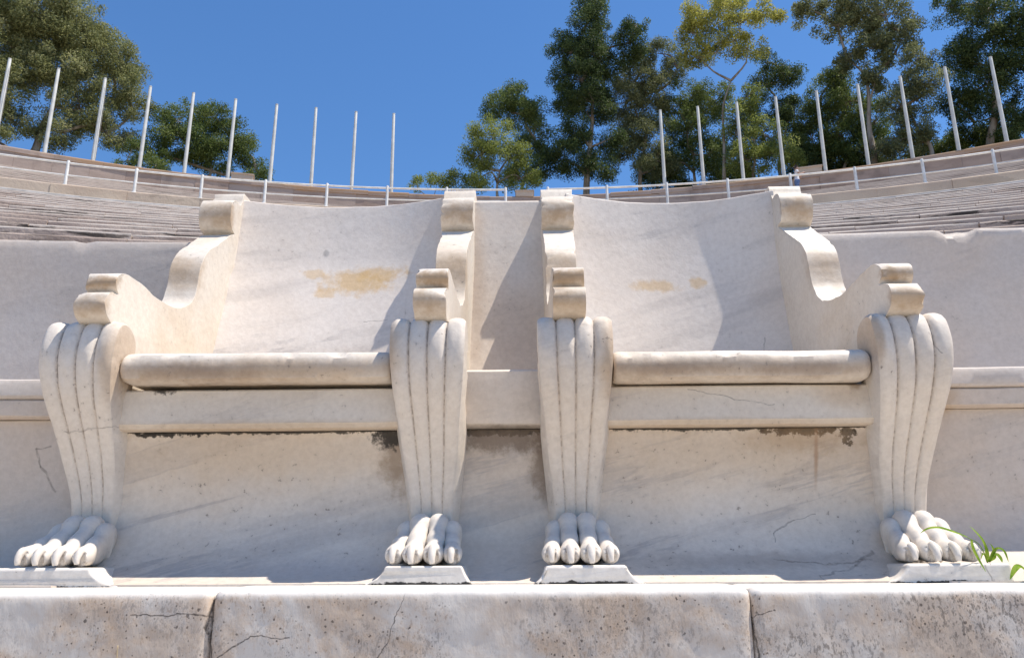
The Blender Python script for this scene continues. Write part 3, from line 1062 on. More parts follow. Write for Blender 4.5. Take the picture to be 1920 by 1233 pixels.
# upper tier
upper = empty('upper_seating_tier', (CX, 30, GZ), kind='structure')
prof = []
rows = 24
for i in range(rows):
    r0, z0 = 37.2 + i * (56.9 - 37.2) / (rows - 1), 8.35 + i * (18.55 - 8.35) / (rows - 1)
    zprev = z0 - (18.55 - 8.35) / (rows - 1)
    prof += [(r0 + .03, zprev), (r0 + .03, z0 - .09), (r0, z0 - .08), (r0, z0 - .02), (r0 + .015, z0)]
prof += [(59.3, 18.55), (59.3, 5), (37.23, 5)]
ring('seat_row_mass', prof, -R(40), R(40), 110, M_UPPER, upper, smooth=False, kind='stuff')

# top wall
def wall_top(a):
    return 20.38 - .22 * math.exp(-(math.degrees(a) / 8) ** 2)


top = empty('top_wall', polar(58.9, 0, 18.55), label='brown stained stone wall along the top of the stands', cat='wall')
WALL_P = [(0, 0), (0, 1.72), (.34, 1.72), (.34, 0)]
COPE_P = [(-.05, 0), (-.06, .20), (-.03, .26), (.38, .26), (.40, 0)]
L = 1.72
da = L / 58.9
a = -R(38)
k = 0
while a < R(38):
    place(block_mesh(L - .012, 'wall_slab', WALL_P, M_WALL, k % 4), 'wall_slab', top, 58.7 + random.uniform(-.02, .02), a + da / 2, wall_top(a + da / 2) - 1.978)
    a += da
    k += 1
L = 2.3
da = L / 58.9
a = -R(38)
k = 0
while a < R(38):
    place(block_mesh(L - .012, 'coping_block', COPE_P, M_WALL, k % 4), 'coping_block', top, 58.7 + random.uniform(-.015, .015), a + da / 2, wall_top(a + da / 2) - .26 + random.uniform(-.01, .01))
    a += da
    k += 1
PED = [(-15.6, 1.15, 'square stone pedestal on the top wall near the dark round tree'), (-.25, 1.0, 'square stone pedestal between the two railing ends'), (15.05, 1.35, 'stone pedestal on the top wall beside the standing person')]
for (a, w, lab) in PED:
    e = empty('stone_pedestal', polar(58.9, R(a), wall_top(R(a)) - .02), label=lab, cat='pedestal', group='pedestals on the top wall')
    me = block_mesh(w, 'pedestal_shaft', [(0, 0), (0, .30), (.7, .30), (.7, 0)], M_CREAM, 0)
    place(me, 'shaft', e, 58.6, R(a), wall_top(R(a)) - .02)
    me = block_mesh(w + .08, 'pedestal_cap', [(-.04, 0), (-.05, .07), (.74, .08), (.74, 0)], M_CREAM, 0)
    place(me, 'cap', e, 58.6, R(a), wall_top(R(a)) + .285)
# taller centre pedestal stands at the railing gap
# hill behind the wall
hp = [(59.2, 5), (59.2, 19.5), (66, 19.6), (80, 19.2), (130, 8), (170, GZ), (170, GZ - 1)]
m = NT('hill_soil', .95, .1)
p = m.pos()
m.put(m.b.inputs['Base Color'], m.mix(m.step(m.noise(p, .6, 6), .4, .62), (.16, .12, .07), (.09, .10, .04)))
m.bump(m.noise(p, 4, 5), .6, .05)
M_HILL = m.m
ring('hill', hp, -R(80), R(80), 90, M_HILL, kind='structure')

# ------------------------------------------------------------------ railings
M_RAIL = simple('rail_paint', (.72, .71, .67), .45, .4, .08, 6)
RZ0, RZ1, RZM = 8.45, 9.03, 8.72


def railing(a_list, a_end0, a_end1, label):
    e = empty('handrail', polar(34.72, R((a_end0 + a_end1) / 2), 8.45), label=label, cat='railing', group='railings of the middle walkway')
    for (z, r) in ((RZ1, .026), (RZM, .020)):
        n = max(6, int(abs(a_end1 - a_end0) * 2))
        V, F = tube([polar(34.72, R(a_end0 + (a_end1 - a_end0) * k / n), z) for k in range(n + 1)], [r] * (n + 1), 8)
        mesh('rail_bar', V, F, M_RAIL, e)
    for a in a_list:
        x, y, _ = polar(34.72, R(a), 0)
        V, F = tube([(x, y, RZ0 - .02), (x, y, RZ1 + .035), (x, y, RZ1 + .055), (x, y, RZ1 + .068)], [.036, .036, .030, .010], 10)
        p_ = mesh('post', V, F, M_RAIL, e)
        V, F = tube([(x, y, RZ0 - .012), (x, y, RZ0 + .012)], [.085, .08], 10)
        mesh('foot_flange', V, F, M_RAIL, p_, smooth=False)
    return e


st_ = 2.435
railing([-1.15 - st_ * k for k in range(12)], -1.15, -1.15 - st_ * 11.6, 'white tubular railing on the left half of the stands')
railing([.60 + st_ * k for k in range(12)], .60, .60 + st_ * 11.6, 'white tubular railing on the right half of the stands')

# ------------------------------------------------------------------ flag poles
M_POLE = simple('pole_paint', (.62, .62, .58), .5, .4, .08, 2)
M_ROPE = simple('halyard', (.30, .28, .25), .8, .2)
ordn = ['first', 'second', 'third', 'fourth', 'fifth', 'sixth', 'seventh', 'eighth', 'ninth', 'tenth', 'eleventh']
V, F = tube([(0, 0, -.6), (0, 0, 2.5), (0, 0, 4.98), (0, 0, 5.03)], [.105, .095, .082, .07], 12)
POLE_ME = None
left_az = [-7.69 - 2.18 * k for k in range(10)]
right_az = [7.53 + 2.105 * k for k in range(9)]
for side, lst in (('left', left_az), ('right', right_az)):
    for k, a in enumerate(lst):
        base = Vector(polar(59.35, R(a), 20.6))
        lab = f"bare white flagpole, {ordn[k]} from the open gap on the {side} side"
        e = empty('flagpole', base, label=lab, cat='flagpole', group='bare flagpoles behind the top wall')
        if POLE_ME is None:
            o = mesh('pole', [Vector(v) + base for v in V], F, M_POLE, e, sharp=40)
            POLE_ME = o.data
            s = mesh('tip_cap', [Vector(v) + base for v in tube([(0, 0, 5.03), (0, 0, 5.07), (0, 0, 5.10)], [.085, .085, .03], 12)[0]], tube([(0, 0, 5.03), (0, 0, 5.07), (0, 0, 5.10)], [.085, .085, .03], 12)[1], M_POLE, e)
            CAP_ME = s.data
        else:
            for nm, me in (('pole', POLE_ME), ('tip_cap', CAP_ME)):
                o = bpy.data.objects.new(nm, me)
                COL.objects.link(o)
                o.parent = e
        e.rotation_euler = (random.uniform(-.008, .008), random.uniform(-.006, .006), 0)
        if side == 'left' and k in (7, 9):
            pts = [base + Vector((.14, -.05, 4.6)), base + Vector((.20, -.08, 2.5)), base + Vector((.16, -.05, .1))]
            V2, F2 = tube(catmull(pts, .4), [.012] * len(catmull(pts, .4)), 5)
            mesh('halyard', V2, F2, M_ROPE, e)

# ------------------------------------------------------------------ trees
def leaf_mat(name, c1, c2, c3, trans=.35):
    m = NT(name, .55, .25)
    p = m.pos()
    at = m.n('ShaderNodeAttribute')
    at.attribute_name = 'tint'
    c = m.mix(m.step(at.outputs['Fac'], .15, .6), c1, c2)
    c = m.mix(m.step(at.outputs['Fac'], .72, .98), c, c3)
    m.put(m.b.inputs['Base Color'], c)
    tr_ = m.n('ShaderNodeBsdfTranslucent')
    m.put(tr_.inputs[0], c)
    mx = m.n('ShaderNodeMixShader')
    mx.inputs[0].default_value = trans
    m.l(m.b.outputs[0], mx.inputs[1])
    m.l(tr_.outputs[0], mx.inputs[2])
    m.l(mx.outputs[0], m.out.inputs[0])
    return m.m


LEAF = {
    'olive': leaf_mat('leaf_olive', (.165, .180, .068), (.32, .335, .145), (.47, .46, .25), .45),
    'dark': leaf_mat('leaf_dark', (.042, .068, .022), (.098, .138, .044), (.21, .255, .085), .4),
    'green': leaf_mat('leaf_green', (.082, .118, .032), (.17, .22, .064), (.29, .34, .11), .42),
    'grey': leaf_mat('leaf_grey', (.128, .145, .065), (.24, .26, .12), (.37, .385, .20), .42),
    'light': leaf_mat('leaf_light', (.17, .205, .050), (.305, .35, .092), (.43, .46, .15), .45),
    'yellow': leaf_mat('leaf_yellow', (.27, .275, .060), (.45, .435, .10), (.58, .54, .14), .48),
}
m = NT('eucalyptus_bark', .85, .15)
p = m.pos()
q = m.mapped(p, (1, 1, .25))
c = m.mix(m.step(m.noise(q, 3, 6, .6), .38, .62), (.19, .145, .105), (.34, .30, .25))
m.put(m.b.inputs['Base Color'], c)
m.bump(m.noise(q, 9, 6, .65), .6, .03)
M_BARK = m.m


def tree(base, blobs, leaf, label, group='trees behind the top wall', dens=1.0, lsize=1.0, seed=1, trunk_r=.22, name='eucalyptus_tree', cat='tree', droop=.6, seedy=0):
    rng = np.random.default_rng(seed)
    rnd = random.Random(seed)
    root = empty(name, base, label=label, cat=cat, group=group)
    B = np.array(base, float)
    cen = [np.array(b[:3], float) for b in blobs]
    # limbs: connect every blob to the nearest node that is closer to the foot
    ordr = sorted(range(len(cen)), key=lambda i: np.linalg.norm((cen[i] - B) * np.array([.6, .6, 1])))
    nodes = [B]
    height = max(c[2] for c in cen) - B[2]
    mx = np.mean(cen, axis=0)
    nt = 5
    path = [B]
    for k in range(1, nt + 1):
        t = k / nt
        P_ = B + np.array([(mx[0] - B[0]) * t ** 1.3, (mx[1] - B[1]) * t, height * .62 * t])
        P_[:2] += rng.normal(0, .12, 2)
        path.append(P_)
        nodes.append(P_)
    parts = []
    cp = [tuple(v) for v in catmull(path, .5)]
    parts.append(tube(cp, [trunk_r * (1 - .72 * i / (len(cp) - 1)) for i in range(len(cp))], 9))
    clumps = []
    for i in ordr:
        c_ = cen[i]
        cand = [n for n in nodes if n[2] < c_[2] + .3]
        if not cand:
            cand = nodes
        n0 = min(cand, key=lambda n: np.linalg.norm(n - c_))
        mid = (n0 + c_) / 2 + rng.normal(0, .22, 3) + np.array([0, 0, .12])
        pp = [tuple(v) for v in catmull([n0, mid, c_], .5)]
        d = np.linalg.norm(c_ - n0)
        r0 = min(trunk_r * .55, .035 + .035 * d)
        parts.append(tube(pp, [r0 * (1 - .75 * k / (len(pp) - 1)) for k in range(len(pp))], 6))
        nodes.append(c_)
        rx, rz = blobs[i][3], blobs[i][4]
        vol = rx * rx * rz
        nc = max(7, int(9.0 * vol ** .70 * dens) + 5)
        for q_ in range(nc):
            v = rng.normal(0, 1, 3)
            v /= np.linalg.norm(v)
            rr = rng.uniform(.25, 1.0) ** .6
            P_ = c_ + v * rr * np.array([rx, rx, rz]) * 1.0
            clumps.append((P_, rng.uniform(.28, .66) * min(1.15, .55 + .35 * rz)))
            if rng.random() < .45:
                mid = (c_ + P_) / 2 + rng.normal(0, .1, 3)
                parts.append(tube([tuple(c_), tuple(mid), tuple(P_)], [.028, .018, .007], 4, cap=False))
    V, F = join(parts)
    mesh('trunk', V, F, M_BARK, root, sharp=0, recalc=False)
    # leaves: hanging lance-shaped blades gathered in clumps
    pos, tint = [], []
    for (P_, cr) in clumps:
        n = int(rng.uniform(170, 300) * (cr / .45) ** 2)
        g = rng.normal(0, 1, (n, 3))
        g /= np.linalg.norm(g, axis=1)[:, None]
        g *= (rng.random(n) ** .5)[:, None] * cr * np.array([1.2, 1.2, .95])
        g[:, 2] -= .25 * cr * (g[:, 0] ** 2 + g[:, 1] ** 2) / cr ** 2
        pos.append(P_ + g)
        tint.append(np.clip(rng.normal(.42, .20, n) + rng.normal(0, .16), 0, 1))
    pos = np.concatenate(pos)
    tint = np.concatenate(tint)
    n = len(pos)
    dirv = rng.normal(0, 1, (n, 3))
    dirv[:, 2] = dirv[:, 2] * .6 - droop
    dirv /= np.linalg.norm(dirv, axis=1)[:, None]
    sd = np.cross(dirv, rng.normal(0, 1, (n, 3)))
    sd /= np.linalg.norm(sd, axis=1)[:, None]
    ln = rng.uniform(.10, .19, n)[:, None] * lsize
    wd = rng.uniform(.020, .036, n)[:, None] * lsize
    vv = np.empty((n, 4, 3))
    vv[:, 0] = pos - dirv * ln * .5
    vv[:, 1] = pos + sd * wd - dirv * ln * .08
    vv[:, 2] = pos + dirv * ln * .5
    vv[:, 3] = pos - sd * wd - dirv * ln * .08
    vv -= np.array(base)
    me = bpy.data.meshes.new('crown')
    me.vertices.add(n * 4)
    me.vertices.foreach_set('co', vv.reshape(-1).astype(np.float32))
    me.loops.add(n * 4)
    me.loops.foreach_set('vertex_index', np.arange(n * 4, dtype=np.int32))
    me.polygons.add(n)
    me.polygons.foreach_set('loop_start', np.arange(0, n * 4, 4, dtype=np.int32))
    me.polygons.foreach_set('loop_total', np.full(n, 4, dtype=np.int32))
    me.update()
    at = me.attributes.new('tint', 'FLOAT', 'POINT')
    at.data.foreach_set('value', np.repeat(tint, 4).astype(np.float32))
    me.materials.append(LEAF[leaf])
    o = bpy.data.objects.new('crown', me)
    COL.objects.link(o)
    o.parent = root
    return n


EXTRA = 0
TREES = {n: (b, l) for (n, b, l) in [
('big_left', (-27.6, 40.0, 19.6), [(-30.3, 38.2, 29.1, 2.7, 2.4), (-28.3, 39.5, 30.7, 2.8, 1.9), (-26.7, 40.6, 30.5, 2.2, 1.8), (-25.2, 41.6, 29.7, 1.8, 1.5), (-24.1, 42.4, 28.9, 1.3, 1.1), (-26.6, 40.7, 27.6, 2.2, 1.4), (-24.4, 42.2, 27.2, 1.9, 1.2), (-23.5, 42.9, 26.3, 1.2, 0.9), (-25.7, 41.3, 25.4, 1.9, 1.3), (-24.5, 42.2, 24.3, 1.7, 1.1), (-27.9, 39.8, 27.4, 1.8, 1.5), (-29.2, 38.9, 25.8, 1.8, 1.8), (-28.4, 39.5, 23.7, 1.2, 1.0), (-26.4, 40.8, 23.6, 1.4, 1.0), (-29.4, 38.7, 22.4, 1.4, 1.0)]),
('round_left', (-19.4, 44.9, 19.6), [(-21.4, 44.1, 26.2, 1.6, 1.2), (-19.8, 44.8, 27.0, 1.5, 1.0), (-18.5, 45.3, 25.8, 1.4, 1.1), (-20.7, 44.4, 24.8, 1.9, 1.3), (-22.0, 43.8, 23.8, 1.2, 0.9), (-19.2, 45.0, 24.3, 1.6, 1.1), (-17.5, 45.8, 24.9, 0.9, 1.0), (-16.9, 46.0, 23.8, 0.8, 0.7)]),
('shrub_left', (-22.4, 41.7, 19.6), [(-22.7, 41.6, 22.3, 0.9, 0.6), (-21.4, 42.3, 22.3, 0.9, 0.6), (-22.2, 41.8, 23.0, 0.6, 0.7)]),
('shrub_mid', (-5.7, 46.2, 19.6), [(-6.7, 46.1, 22.7, 0.8, 0.5), (-5.5, 46.2, 22.9, 0.7, 0.5), (-4.5, 46.4, 23.1, 0.8, 0.7)]),
('mid_dark', (-0.4, 49.0, 19.6), [(-0.7, 49.0, 30.6, 1.2, 0.9), (-1.6, 49.0, 29.7, 1.4, 1.0), (0.0, 49.0, 29.2, 1.5, 1.2), (0.6, 49.0, 27.4, 1.1, 1.4), (0.9, 49.0, 25.4, 1.0, 1.3)]),
('mid_light', (-1.7, 46.5, 19.6), [(-2.0, 46.5, 26.3, 1.4, 1.1), (-2.8, 46.4, 24.8, 1.2, 1.1), (-1.1, 46.5, 24.5, 1.4, 1.3), (-2.9, 46.4, 23.2, 1.1, 0.8), (-0.3, 46.5, 23.2, 1.2, 0.8)]),
('tall_dark', (3.6, 47.9, 19.6), [(4.7, 47.8, 36.6, 1.5, 1.3), (4.0, 47.9, 34.8, 1.9, 1.2), (3.1, 48.0, 33.2, 1.4, 1.2), (4.9, 47.8, 32.7, 1.9, 1.4), (7.1, 47.7, 33.7, 1.1, 1.2), (7.6, 47.6, 35.0, 0.9, 0.7), (3.8, 47.9, 31.0, 2.0, 1.4), (2.6, 48.0, 29.5, 1.4, 1.2), (4.6, 47.8, 29.2, 1.7, 1.4), (3.3, 47.9, 27.4, 1.3, 1.4), (2.6, 48.0, 25.2, 1.5, 1.3), (4.8, 47.8, 24.6, 1.3, 1.2), (5.5, 47.8, 26.6, 0.8, 1.0)]),
('grey_lean', (7.3, 49.6, 19.6), [(8.0, 49.5, 33.6, 1.5, 1.0), (9.6, 49.3, 33.9, 1.3, 0.9), (7.6, 49.6, 32.0, 1.5, 1.2), (6.9, 49.7, 30.4, 1.7, 1.4), (9.0, 49.4, 31.0, 1.4, 1.4), (7.8, 49.5, 28.3, 1.5, 1.5), (6.6, 49.7, 27.2, 1.1, 1.4), (8.7, 49.4, 25.8, 1.5, 1.3), (10.5, 49.1, 32.6, 0.9, 1.0)]),
('yellow_tall', (11.5, 46.0, 19.6), [(12.1, 45.8, 34.3, 1.8, 1.3), (14.0, 45.4, 33.5, 1.7, 1.3), (12.6, 45.7, 32.2, 1.4, 1.1), (11.3, 46.0, 31.3, 1.2, 1.0), (14.2, 45.3, 31.5, 1.2, 0.8), (15.6, 44.9, 34.1, 1.0, 1.0), (11.0, 46.1, 33.2, 0.8, 1.0), (13.7, 45.4, 35.6, 1.7, 0.9)]),
('green_behind', (11.2, 50.1, 19.6), [(11.6, 50.0, 31.0, 1.7, 1.2), (10.2, 50.3, 29.9, 1.2, 1.2), (13.0, 49.7, 30.4, 1.4, 1.2), (11.1, 50.1, 28.5, 1.9, 1.4), (12.4, 49.8, 26.4, 1.7, 1.4), (10.0, 50.4, 26.3, 1.5, 1.3)]),
('dark_small', (16.1, 48.1, 19.6), [(16.3, 48.0, 32.3, 1.1, 0.9), (17.2, 47.7, 30.9, 1.0, 1.2), (15.9, 48.1, 30.6, 0.9, 1.0), (16.4, 47.9, 28.8, 1.3, 1.0), (17.5, 47.6, 27.8, 1.2, 1.4), (17.6, 47.6, 25.1, 1.4, 1.2)]),
('yellow_shrub', (13.5, 45.1, 19.6), [(13.8, 45.0, 27.8, 0.9, 0.9), (13.2, 45.2, 26.0, 1.3, 1.3), (14.5, 44.8, 25.1, 1.2, 1.3), (13.4, 45.1, 23.5, 1.5, 1.1), (15.3, 44.5, 23.5, 1.2, 1.2)]),
('airy_right', (20.6, 44.1, 19.6), [(18.4, 45.1, 34.1, 1.3, 0.9), (19.7, 44.5, 32.4, 1.5, 0.9), (20.7, 44.1, 33.5, 1.8, 1.0), (22.2, 43.4, 32.3, 1.7, 1.2), (23.1, 43.0, 30.8, 1.0, 0.9), (21.2, 43.9, 30.3, 1.5, 1.0), (22.4, 43.3, 29.5, 1.0, 0.7), (20.0, 44.4, 29.9, 1.1, 0.6), (21.2, 43.8, 28.1, 1.0, 0.8)]),
('green_right', (19.6, 47.1, 19.6), [(20.0, 46.9, 30.1, 1.1, 1.2), (19.2, 47.3, 28.4, 1.1, 1.3), (20.7, 46.6, 28.3, 1.4, 1.5), (19.9, 47.0, 26.3, 1.4, 1.3), (21.9, 46.1, 26.5, 1.3, 1.6), (21.2, 46.4, 24.7, 1.6, 1.1), (18.5, 47.6, 26.2, 1.1, 1.6)]),
('arched_right', (23.6, 42.0, 19.6), [(23.1, 42.2, 28.4, 1.2, 0.8), (22.5, 42.6, 27.2, 0.9, 0.8), (23.4, 42.0, 26.5, 1.3, 0.9), (22.0, 42.8, 25.6, 0.9, 1.2), (22.6, 42.5, 24.3, 1.3, 1.0), (22.0, 42.8, 23.3, 1.4, 0.8), (21.1, 43.4, 23.4, 0.9, 0.8)]),
('dark_right', (26.2, 42.5, 19.6), [(25.8, 42.7, 32.3, 1.2, 0.9), (27.4, 41.8, 31.3, 1.8, 1.1), (28.5, 41.0, 29.6, 1.5, 1.2), (26.9, 42.1, 29.3, 1.8, 1.2), (25.9, 42.7, 28.6, 1.3, 1.1), (27.8, 41.5, 27.5, 1.5, 1.3), (26.8, 42.1, 26.5, 1.6, 1.3), (25.5, 42.9, 25.9, 1.2, 1.1), (27.7, 41.6, 24.8, 1.3, 1.2), (26.0, 42.6, 24.4, 1.3, 0.9), (29.4, 40.5, 27.5, 1.5, 2.1), (27.3, 41.8, 23.5, 1.1, 0.7), (29.9, 40.2, 30.8, 1.8, 1.6)]),

('fill_a', (9.5, 52.5, 19.6), [(8.3, 52.5, 23.5, 1.7, 1.6), (10.4, 52.4, 24.0, 1.8, 1.9), (9.3, 52.4, 26.6, 1.5, 1.4), (7.0, 52.6, 23.0, 1.2, 1.2)]),
('fill_b', (14.5, 51.0, 19.6), [(13.0, 51.2, 23.6, 1.7, 1.7), (15.2, 50.8, 24.0, 1.8, 1.8), (14.0, 51.0, 26.6, 1.5, 1.3), (16.8, 50.4, 23.5, 1.4, 1.4)]),
('fill_c', (20.0, 48.5, 19.6), [(18.7, 49.0, 23.4, 1.6, 1.6), (20.6, 48.3, 23.8, 1.7, 1.7), (22.3, 47.6, 23.4, 1.5, 1.3), (19.8, 48.6, 26.0, 1.3, 1.2)]),
('fill_d', (26.0, 45.0, 19.6), [(24.6, 45.7, 23.6, 1.5, 1.3), (26.4, 44.8, 24.0, 1.6, 1.4), (28.0, 43.9, 23.8, 1.5, 1.4)]),
]}
SPEC = [
    ('big_left', 'olive', 'large olive green tree with leaning trunk at the far left', 1.15, 1.0, .30),
    ('round_left', 'green', 'round dark green tree behind the left flagpoles', 1.25, 1.0, .2),
    ('shrub_left', 'green', 'low green shrub between the two left trees', 1.3, .9, .06),
    ('shrub_mid', 'light', 'low light green bush left of the centre trees', 1.3, .9, .06),
    ('mid_dark', 'green', 'mid height green tree with pointed top near the centre', 1.2, 1.0, .2),
    ('mid_light', 'light', 'drooping light green tree at the centre, lower than its neighbours', 1.3, 1.0, .16),
    ('tall_dark', 'dark', 'tall narrow dark green tree standing against open sky', 1.35, 1.0, .28),
    ('grey_lean', 'grey', 'grey green leaning tree right of the tall dark tree', 1.25, 1.0, .22),
    ('yellow_tall', 'yellow', 'tall airy yellow green tree with thin crown', .52, 1.15, .15),
    ('green_behind', 'green', 'bushy green tree below the tall yellow green tree', 1.15, 1.0, .2),
    ('dark_small', 'dark', 'small dark crowned tree right of the yellow green tree', 1.15, 1.0, .18),
    ('yellow_shrub', 'light', 'bushy yellowish tree behind the right flagpoles', 1.3, 1.0, .14),
    ('airy_right', 'grey', 'tall airy grey green tree with open forked branches', .85, 1.25, .26),
    ('green_right', 'green', 'dense green tree under the tall airy tree', 1.4, 1.0, .2),
    ('arched_right', 'grey', 'smaller grey green tree with arching branch near the right edge', 1.3, 1.0, .2),
    ('dark_right', 'dark', 'large dark green tree at the far right edge', 1.15, 1.0, .32),
    ('fill_a', 'dark', 'low dark tree in the row behind, below the leaning grey tree', 1.6, 1.0, .18),
    ('fill_b', 'green', 'low green tree in the row behind the yellowish bushy tree', 1.6, 1.0, .18),
    ('fill_c', 'dark', 'low dark tree in the row behind, under the small dark crowned tree', 1.6, 1.0, .18),
    ('fill_d', 'green', 'low green tree in the row behind the arching tree', 1.6, 1.0, .18),
]
NLEAF = 0
for k, (nm, lf, lab, dn, ls, tr_r) in enumerate(SPEC):
    b, bl = TREES[nm]
    kind = 'bush' if 'shrub_' in nm and nm != 'yellow_shrub' else 'tree'
    NLEAF += tree(b, bl, lf, lab, dens=dn, lsize=ls, seed=100 + k, trunk_r=tr_r, name='eucalyptus_tree' if kind == 'tree' else 'shrub', cat=kind)
print('leaves', NLEAF)

# ------------------------------------------------------------------ person on the top walkway
M_SKIN = simple('skin', (.42, .26, .19), .6, .3, .05)
M_SHIRT = simple('white_shirt', (.66, .66, .70), .8, .2, .08, 12)
M_JEAN = simple('blue_jeans', (.13, .19, .34), .85, .2, .12, 14)
M_HAIR = simple('dark_hair', (.05, .035, .025), .7, .3, .1)
M_PACK = simple('black_backpack', (.015, .015, .018), .7, .3, .1)
M_SHOE = simple('shoes', (.05, .05, .05), .7, .3, .1)


def skin_mesh(name, verts, edges, mat, parent, sub=2):
    me = bpy.data.meshes.new(name)
    off = rootloc(parent)
    me.from_pydata([Vector(v[:3]) for v in verts], edges, [])
    me.materials.append(mat)
    o = bpy.data.objects.new(name, me)
    COL.objects.link(o)
    o.parent = parent
    sk = o.modifiers.new('skin', 'SKIN')
    sk.use_smooth_shade = True
    for i, v in enumerate(verts):
        rx = v[3]
        me.skin_vertices[0].data[i].radius = (rx, v[4] if len(v) > 4 else rx)
        me.skin_vertices[0].data[i].use_root = (i == 0)
    s = o.modifiers.new('sub', 'SUBSURF')
    s.levels = s.render_levels = sub
    return o


pb = Vector(polar(57.6, R(14.3), 18.55))
per = empty('person', pb, label='person in white top and blue jeans raising a phone on the top walkway', cat='person')
per.scale = (1.04, 1.04, 1.04)
per.rotation_euler = (0, 0, R(-100))      # facing along the walkway to the right
#   local: +y forward, x right
body = [(0, 0, .92, .14, .11), (0, 0, 1.08, .13, .10), (0, .01, 1.26, .16, .11), (0, .01, 1.40, .13, .09), (0, .02, 1.48, .05, .05), (0, .04, 1.57, .075, .09), (0, .05, 1.66, .078, .095), (0, .04, 1.72, .05, .06),
        (-.10, 0, .86, .09), (-.11, .03, .48, .062), (-.11, 0, .09, .045), (-.11, .14, .04, .04),
        (.10, 0, .86, .09), (.11, -.03, .48, .062), (.11, -.05, .09, .045), (.11, .09, .04, .04),
        (-.20, .01, 1.39, .055), (-.24, .12, 1.17, .044), (-.14, .36, 1.28, .033), (-.10, .43, 1.33, .028),
        (.20, .01, 1.39, .055), (.24, .12, 1.17, .044), (.14, .36, 1.28, .033), (.10, .43, 1.33, .028)]
be = [(0, 1), (1, 2), (2, 3), (3, 4), (4, 5), (5, 6), (6, 7), (0, 8), (8, 9), (9, 10), (10, 11), (0, 12), (12, 13), (13, 14), (14, 15), (3, 16), (16, 17), (17, 18), (18, 19), (3, 20), (20, 21), (21, 22), (22, 23)]
skin_mesh('body', body, be, M_SKIN, per)
skin_mesh('shirt', [(0, 0, .84, .19, .155), (0, 0, .95, .18, .145), (0, 0, 1.08, .155, .12), (0, .01, 1.26, .185, .13), (0, .01, 1.41, .15, .11), (-.20, .01, 1.39, .07), (-.23, .07, 1.27, .062), (.20, .01, 1.39, .07), (.23, .07, 1.27, .062)],
          [(0, 1), (1, 2), (2, 3), (3, 4), (4, 5), (5, 6), (4, 7), (7, 8)], M_SHIRT, per)
skin_mesh('jeans', [(0, 0, 1.00, .18, .15), (0, 0, .88, .18, .155), (-.10, 0, .80, .125), (-.11, .03, .48, .085), (-.11, 0, .10, .062), (.10, 0, .80, .125), (.11, -.03, .48, .085), (.11, -.05, .10, .062)],
          [(0, 1), (1, 2), (2, 3), (3, 4), (1, 5), (5, 6), (6, 7)], M_JEAN, per)
skin_mesh('hair', [(0, -.01, 1.70, .085, .09), (0, -.045, 1.64, .08, .06), (0, -.05, 1.57, .06, .04), (0, .05, 1.745, .065, .05)], [(0, 1), (1, 2), (0, 3)], M_HAIR, per)
skin_mesh('backpack', [(0, -.20, 1.02, .13, .08), (0, -.21, 1.18, .14, .085), (0, -.19, 1.36, .12, .07)], [(0, 1), (1, 2)], M_PACK, per)
ph = empty('phone', pb + Vector((0, 0, 1.39)), label='small dark phone held up by the person', cat='phone')
ph.rotation_euler = (0, 0, R(-100))
_v = [(-.045, .43, -.08), (.045, .43, -.08), (.045, .44, -.08), (-.045, .44, -.08), (-.045, .43, .08), (.045, .43, .08), (.045, .44, .08), (-.045, .44, .08)]
me = bpy.data.meshes.new('case')
me.from_pydata(_v, [], [(0, 3, 2, 1), (4, 5, 6, 7), (0, 1, 5, 4), (1, 2, 6, 5), (2, 3, 7, 6), (3, 0, 4, 7)])
me.materials.append(M_PACK)
o = bpy.data.objects.new('case', me)
COL.objects.link(o)
o.parent = ph

# ------------------------------------------------------------------ weeds
def weed_mat():
    m = NT('weed_leaf', .65, .15)
    p = m.pos()
    c = m.mix(m.step(m.noise(p, 60, 3), .4, .6), (.16, .28, .02), (.30, .42, .05))
    m.put(m.b.inputs['Base Color'], c)
    t = m.n('ShaderNodeBsdfTranslucent')
    m.put(t.inputs[0], c)
    x = m.n('ShaderNodeMixShader')
    x.inputs[0].default_value = .45
    m.l(m.b.outputs[0], x.inputs[1])
    m.l(t.outputs[0], x.inputs[2])
    m.l(x.outputs[0], m.out.inputs[0])
    return m.m


M_WEED = weed_mat()
M_STALK = simple('dry_stalk', (.55, .43, .25), .8, .2, .1, 40)


def blade(name, pts, w, parent, mat):
    c_ = catmull(pts, .004)
    V, F = [], []
    n = len(c_)
    for i, P_ in enumerate(c_):
        P_ = Vector(P_)
        t = (Vector(c_[min(i + 1, n - 1)]) - Vector(c_[max(i - 1, 0)])).normalized()
        s = t.cross(Vector((0, -.6, .8)))
        if s.length < .2:
            s = t.cross(Vector((1, 0, .2)))
        s.normalize()
        f = i / (n - 1)
        k = w * (math.sin(math.pi * min(1, .12 + f * .88)) ** .8) + .0002
        up = s.cross(t)
        V += [P_ - s * k + up * k * .35, P_ - up * k * .12, P_ + s * k + up * k * .35]
    for i in range(n - 1):
        for j in range(2):
            a = i * 3 + j
            F.append((a, a + 1, a + 4, a + 3))
    return mesh(name, V, F, mat, parent, sharp=0, recalc=False)


def stem(name, pts, r, parent, mat):
    c_ = catmull(pts, .005)
    V, F = tube(c_, [r * (1 - .5 * i / (len(c_) - 1)) for i in range(len(c_))], 6)
    return mesh(name, V, F, mat, parent, sharp=0)


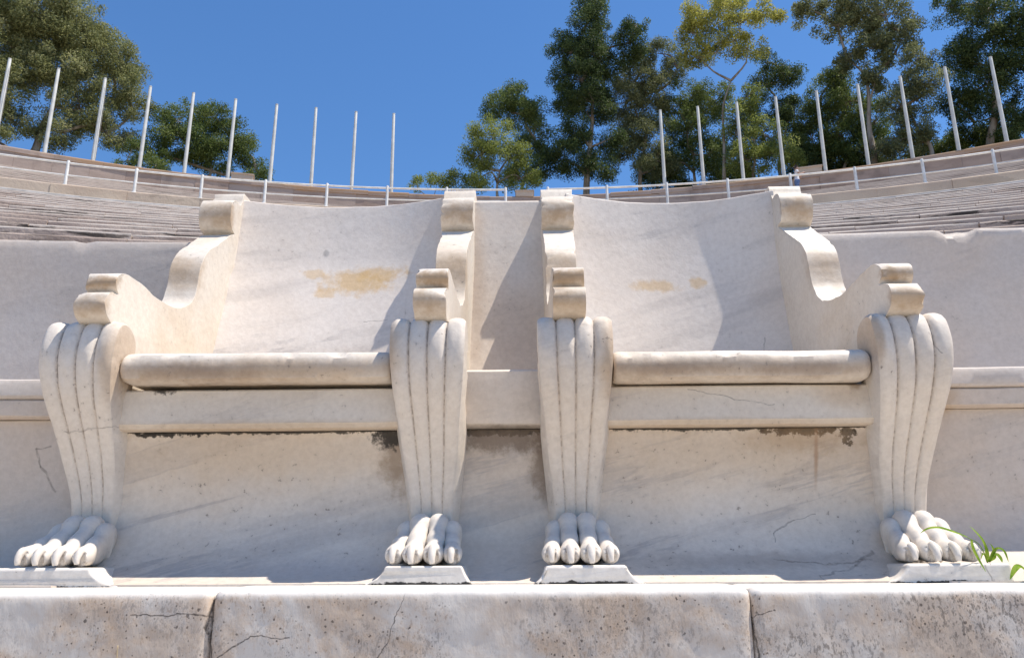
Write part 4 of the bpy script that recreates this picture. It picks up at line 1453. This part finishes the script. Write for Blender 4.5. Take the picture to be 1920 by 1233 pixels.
w1 = empty('weed', (.782, 1.47, -.002), label='bright green grass weed drooping over the right outer paw', cat='weed')
stem('stalk', [(.784, 1.47, -.002), (.772, 1.455, .016), (.757, 1.44, .030), (.738, 1.435, .040)], .0011, w1, M_WEED)
blade('leaf', [(.738, 1.435, .040), (.715, 1.43, .048), (.690, 1.43, .0555), (.672, 1.432, .054), (.660, 1.435, .047)], .0034, w1, M_WEED)
blade('leaf', [(.745, 1.437, .036), (.742, 1.43, .022), (.745, 1.425, .005), (.752, 1.42, -.016)], .0026, w1, M_WEED)
blade('leaf', [(.784, 1.47, .000), (.783, 1.468, .018), (.776, 1.462, .036), (.763, 1.455, .050), (.752, 1.45, .059)], .0048, w1, M_WEED)
blade('leaf', [(.786, 1.47, .000), (.795, 1.466, .016), (.801, 1.462, .022), (.808, 1.458, .017), (.811, 1.455, .000)], .0030, w1, M_WEED)
blade('leaf', [(.786, 1.47, .000), (.798, 1.468, .012), (.803, 1.464, .006), (.803, 1.46, -.001)], .0042, w1, M_WEED)
blade('leaf', [(.782, 1.47, .000), (.777, 1.465, .012), (.770, 1.46, .012), (.765, 1.455, .004)], .0030, w1, M_WEED)
blade('leaf', [(.787, 1.472, .000), (.800, 1.475, .008), (.800, 1.478, .026), (.798, 1.48, .030)], .0022, w1, M_WEED)
w2 = empty('weed', (.832, 1.44, -.031), label='second green weed at the broken end of the right plinth', cat='weed')
blade('leaf', [(.828, 1.43, -.02), (.812, 1.425, -.008), (.800, 1.42, -.012), (.786, 1.415, -.028)], .0048, w2, M_WEED)
blade('leaf', [(.828, 1.44, -.028), (.835, 1.43, -.015), (.848, 1.42, -.008), (.865, 1.41, -.006)], .0042, w2, M_WEED)
blade('leaf', [(.826, 1.44, -.030), (.822, 1.43, -.018), (.824, 1.425, -.014), (.834, 1.42, -.024)], .0048, w2, M_WEED)
blade('leaf', [(.834, 1.44, -.030), (.838, 1.425, -.020), (.846, 1.42, -.022), (.856, 1.415, -.032)], .0055, w2, M_WEED)
blade('leaf', [(.830, 1.44, -.030), (.840, 1.43, .000), (.852, 1.425, .010), (.870, 1.42, .012)], .0036, w2, M_WEED)
d1 = empty('dry_stalk', (-.612, 1.285, -.40), label='single dry straw stalk in front of the left kerb', cat='stalk')
stem('stem', [(-.600, 1.285, -.40), (-.606, 1.283, -.28), (-.610, 1.28, -.17), (-.612, 1.28, -.112)], .0014, d1, M_STALK)
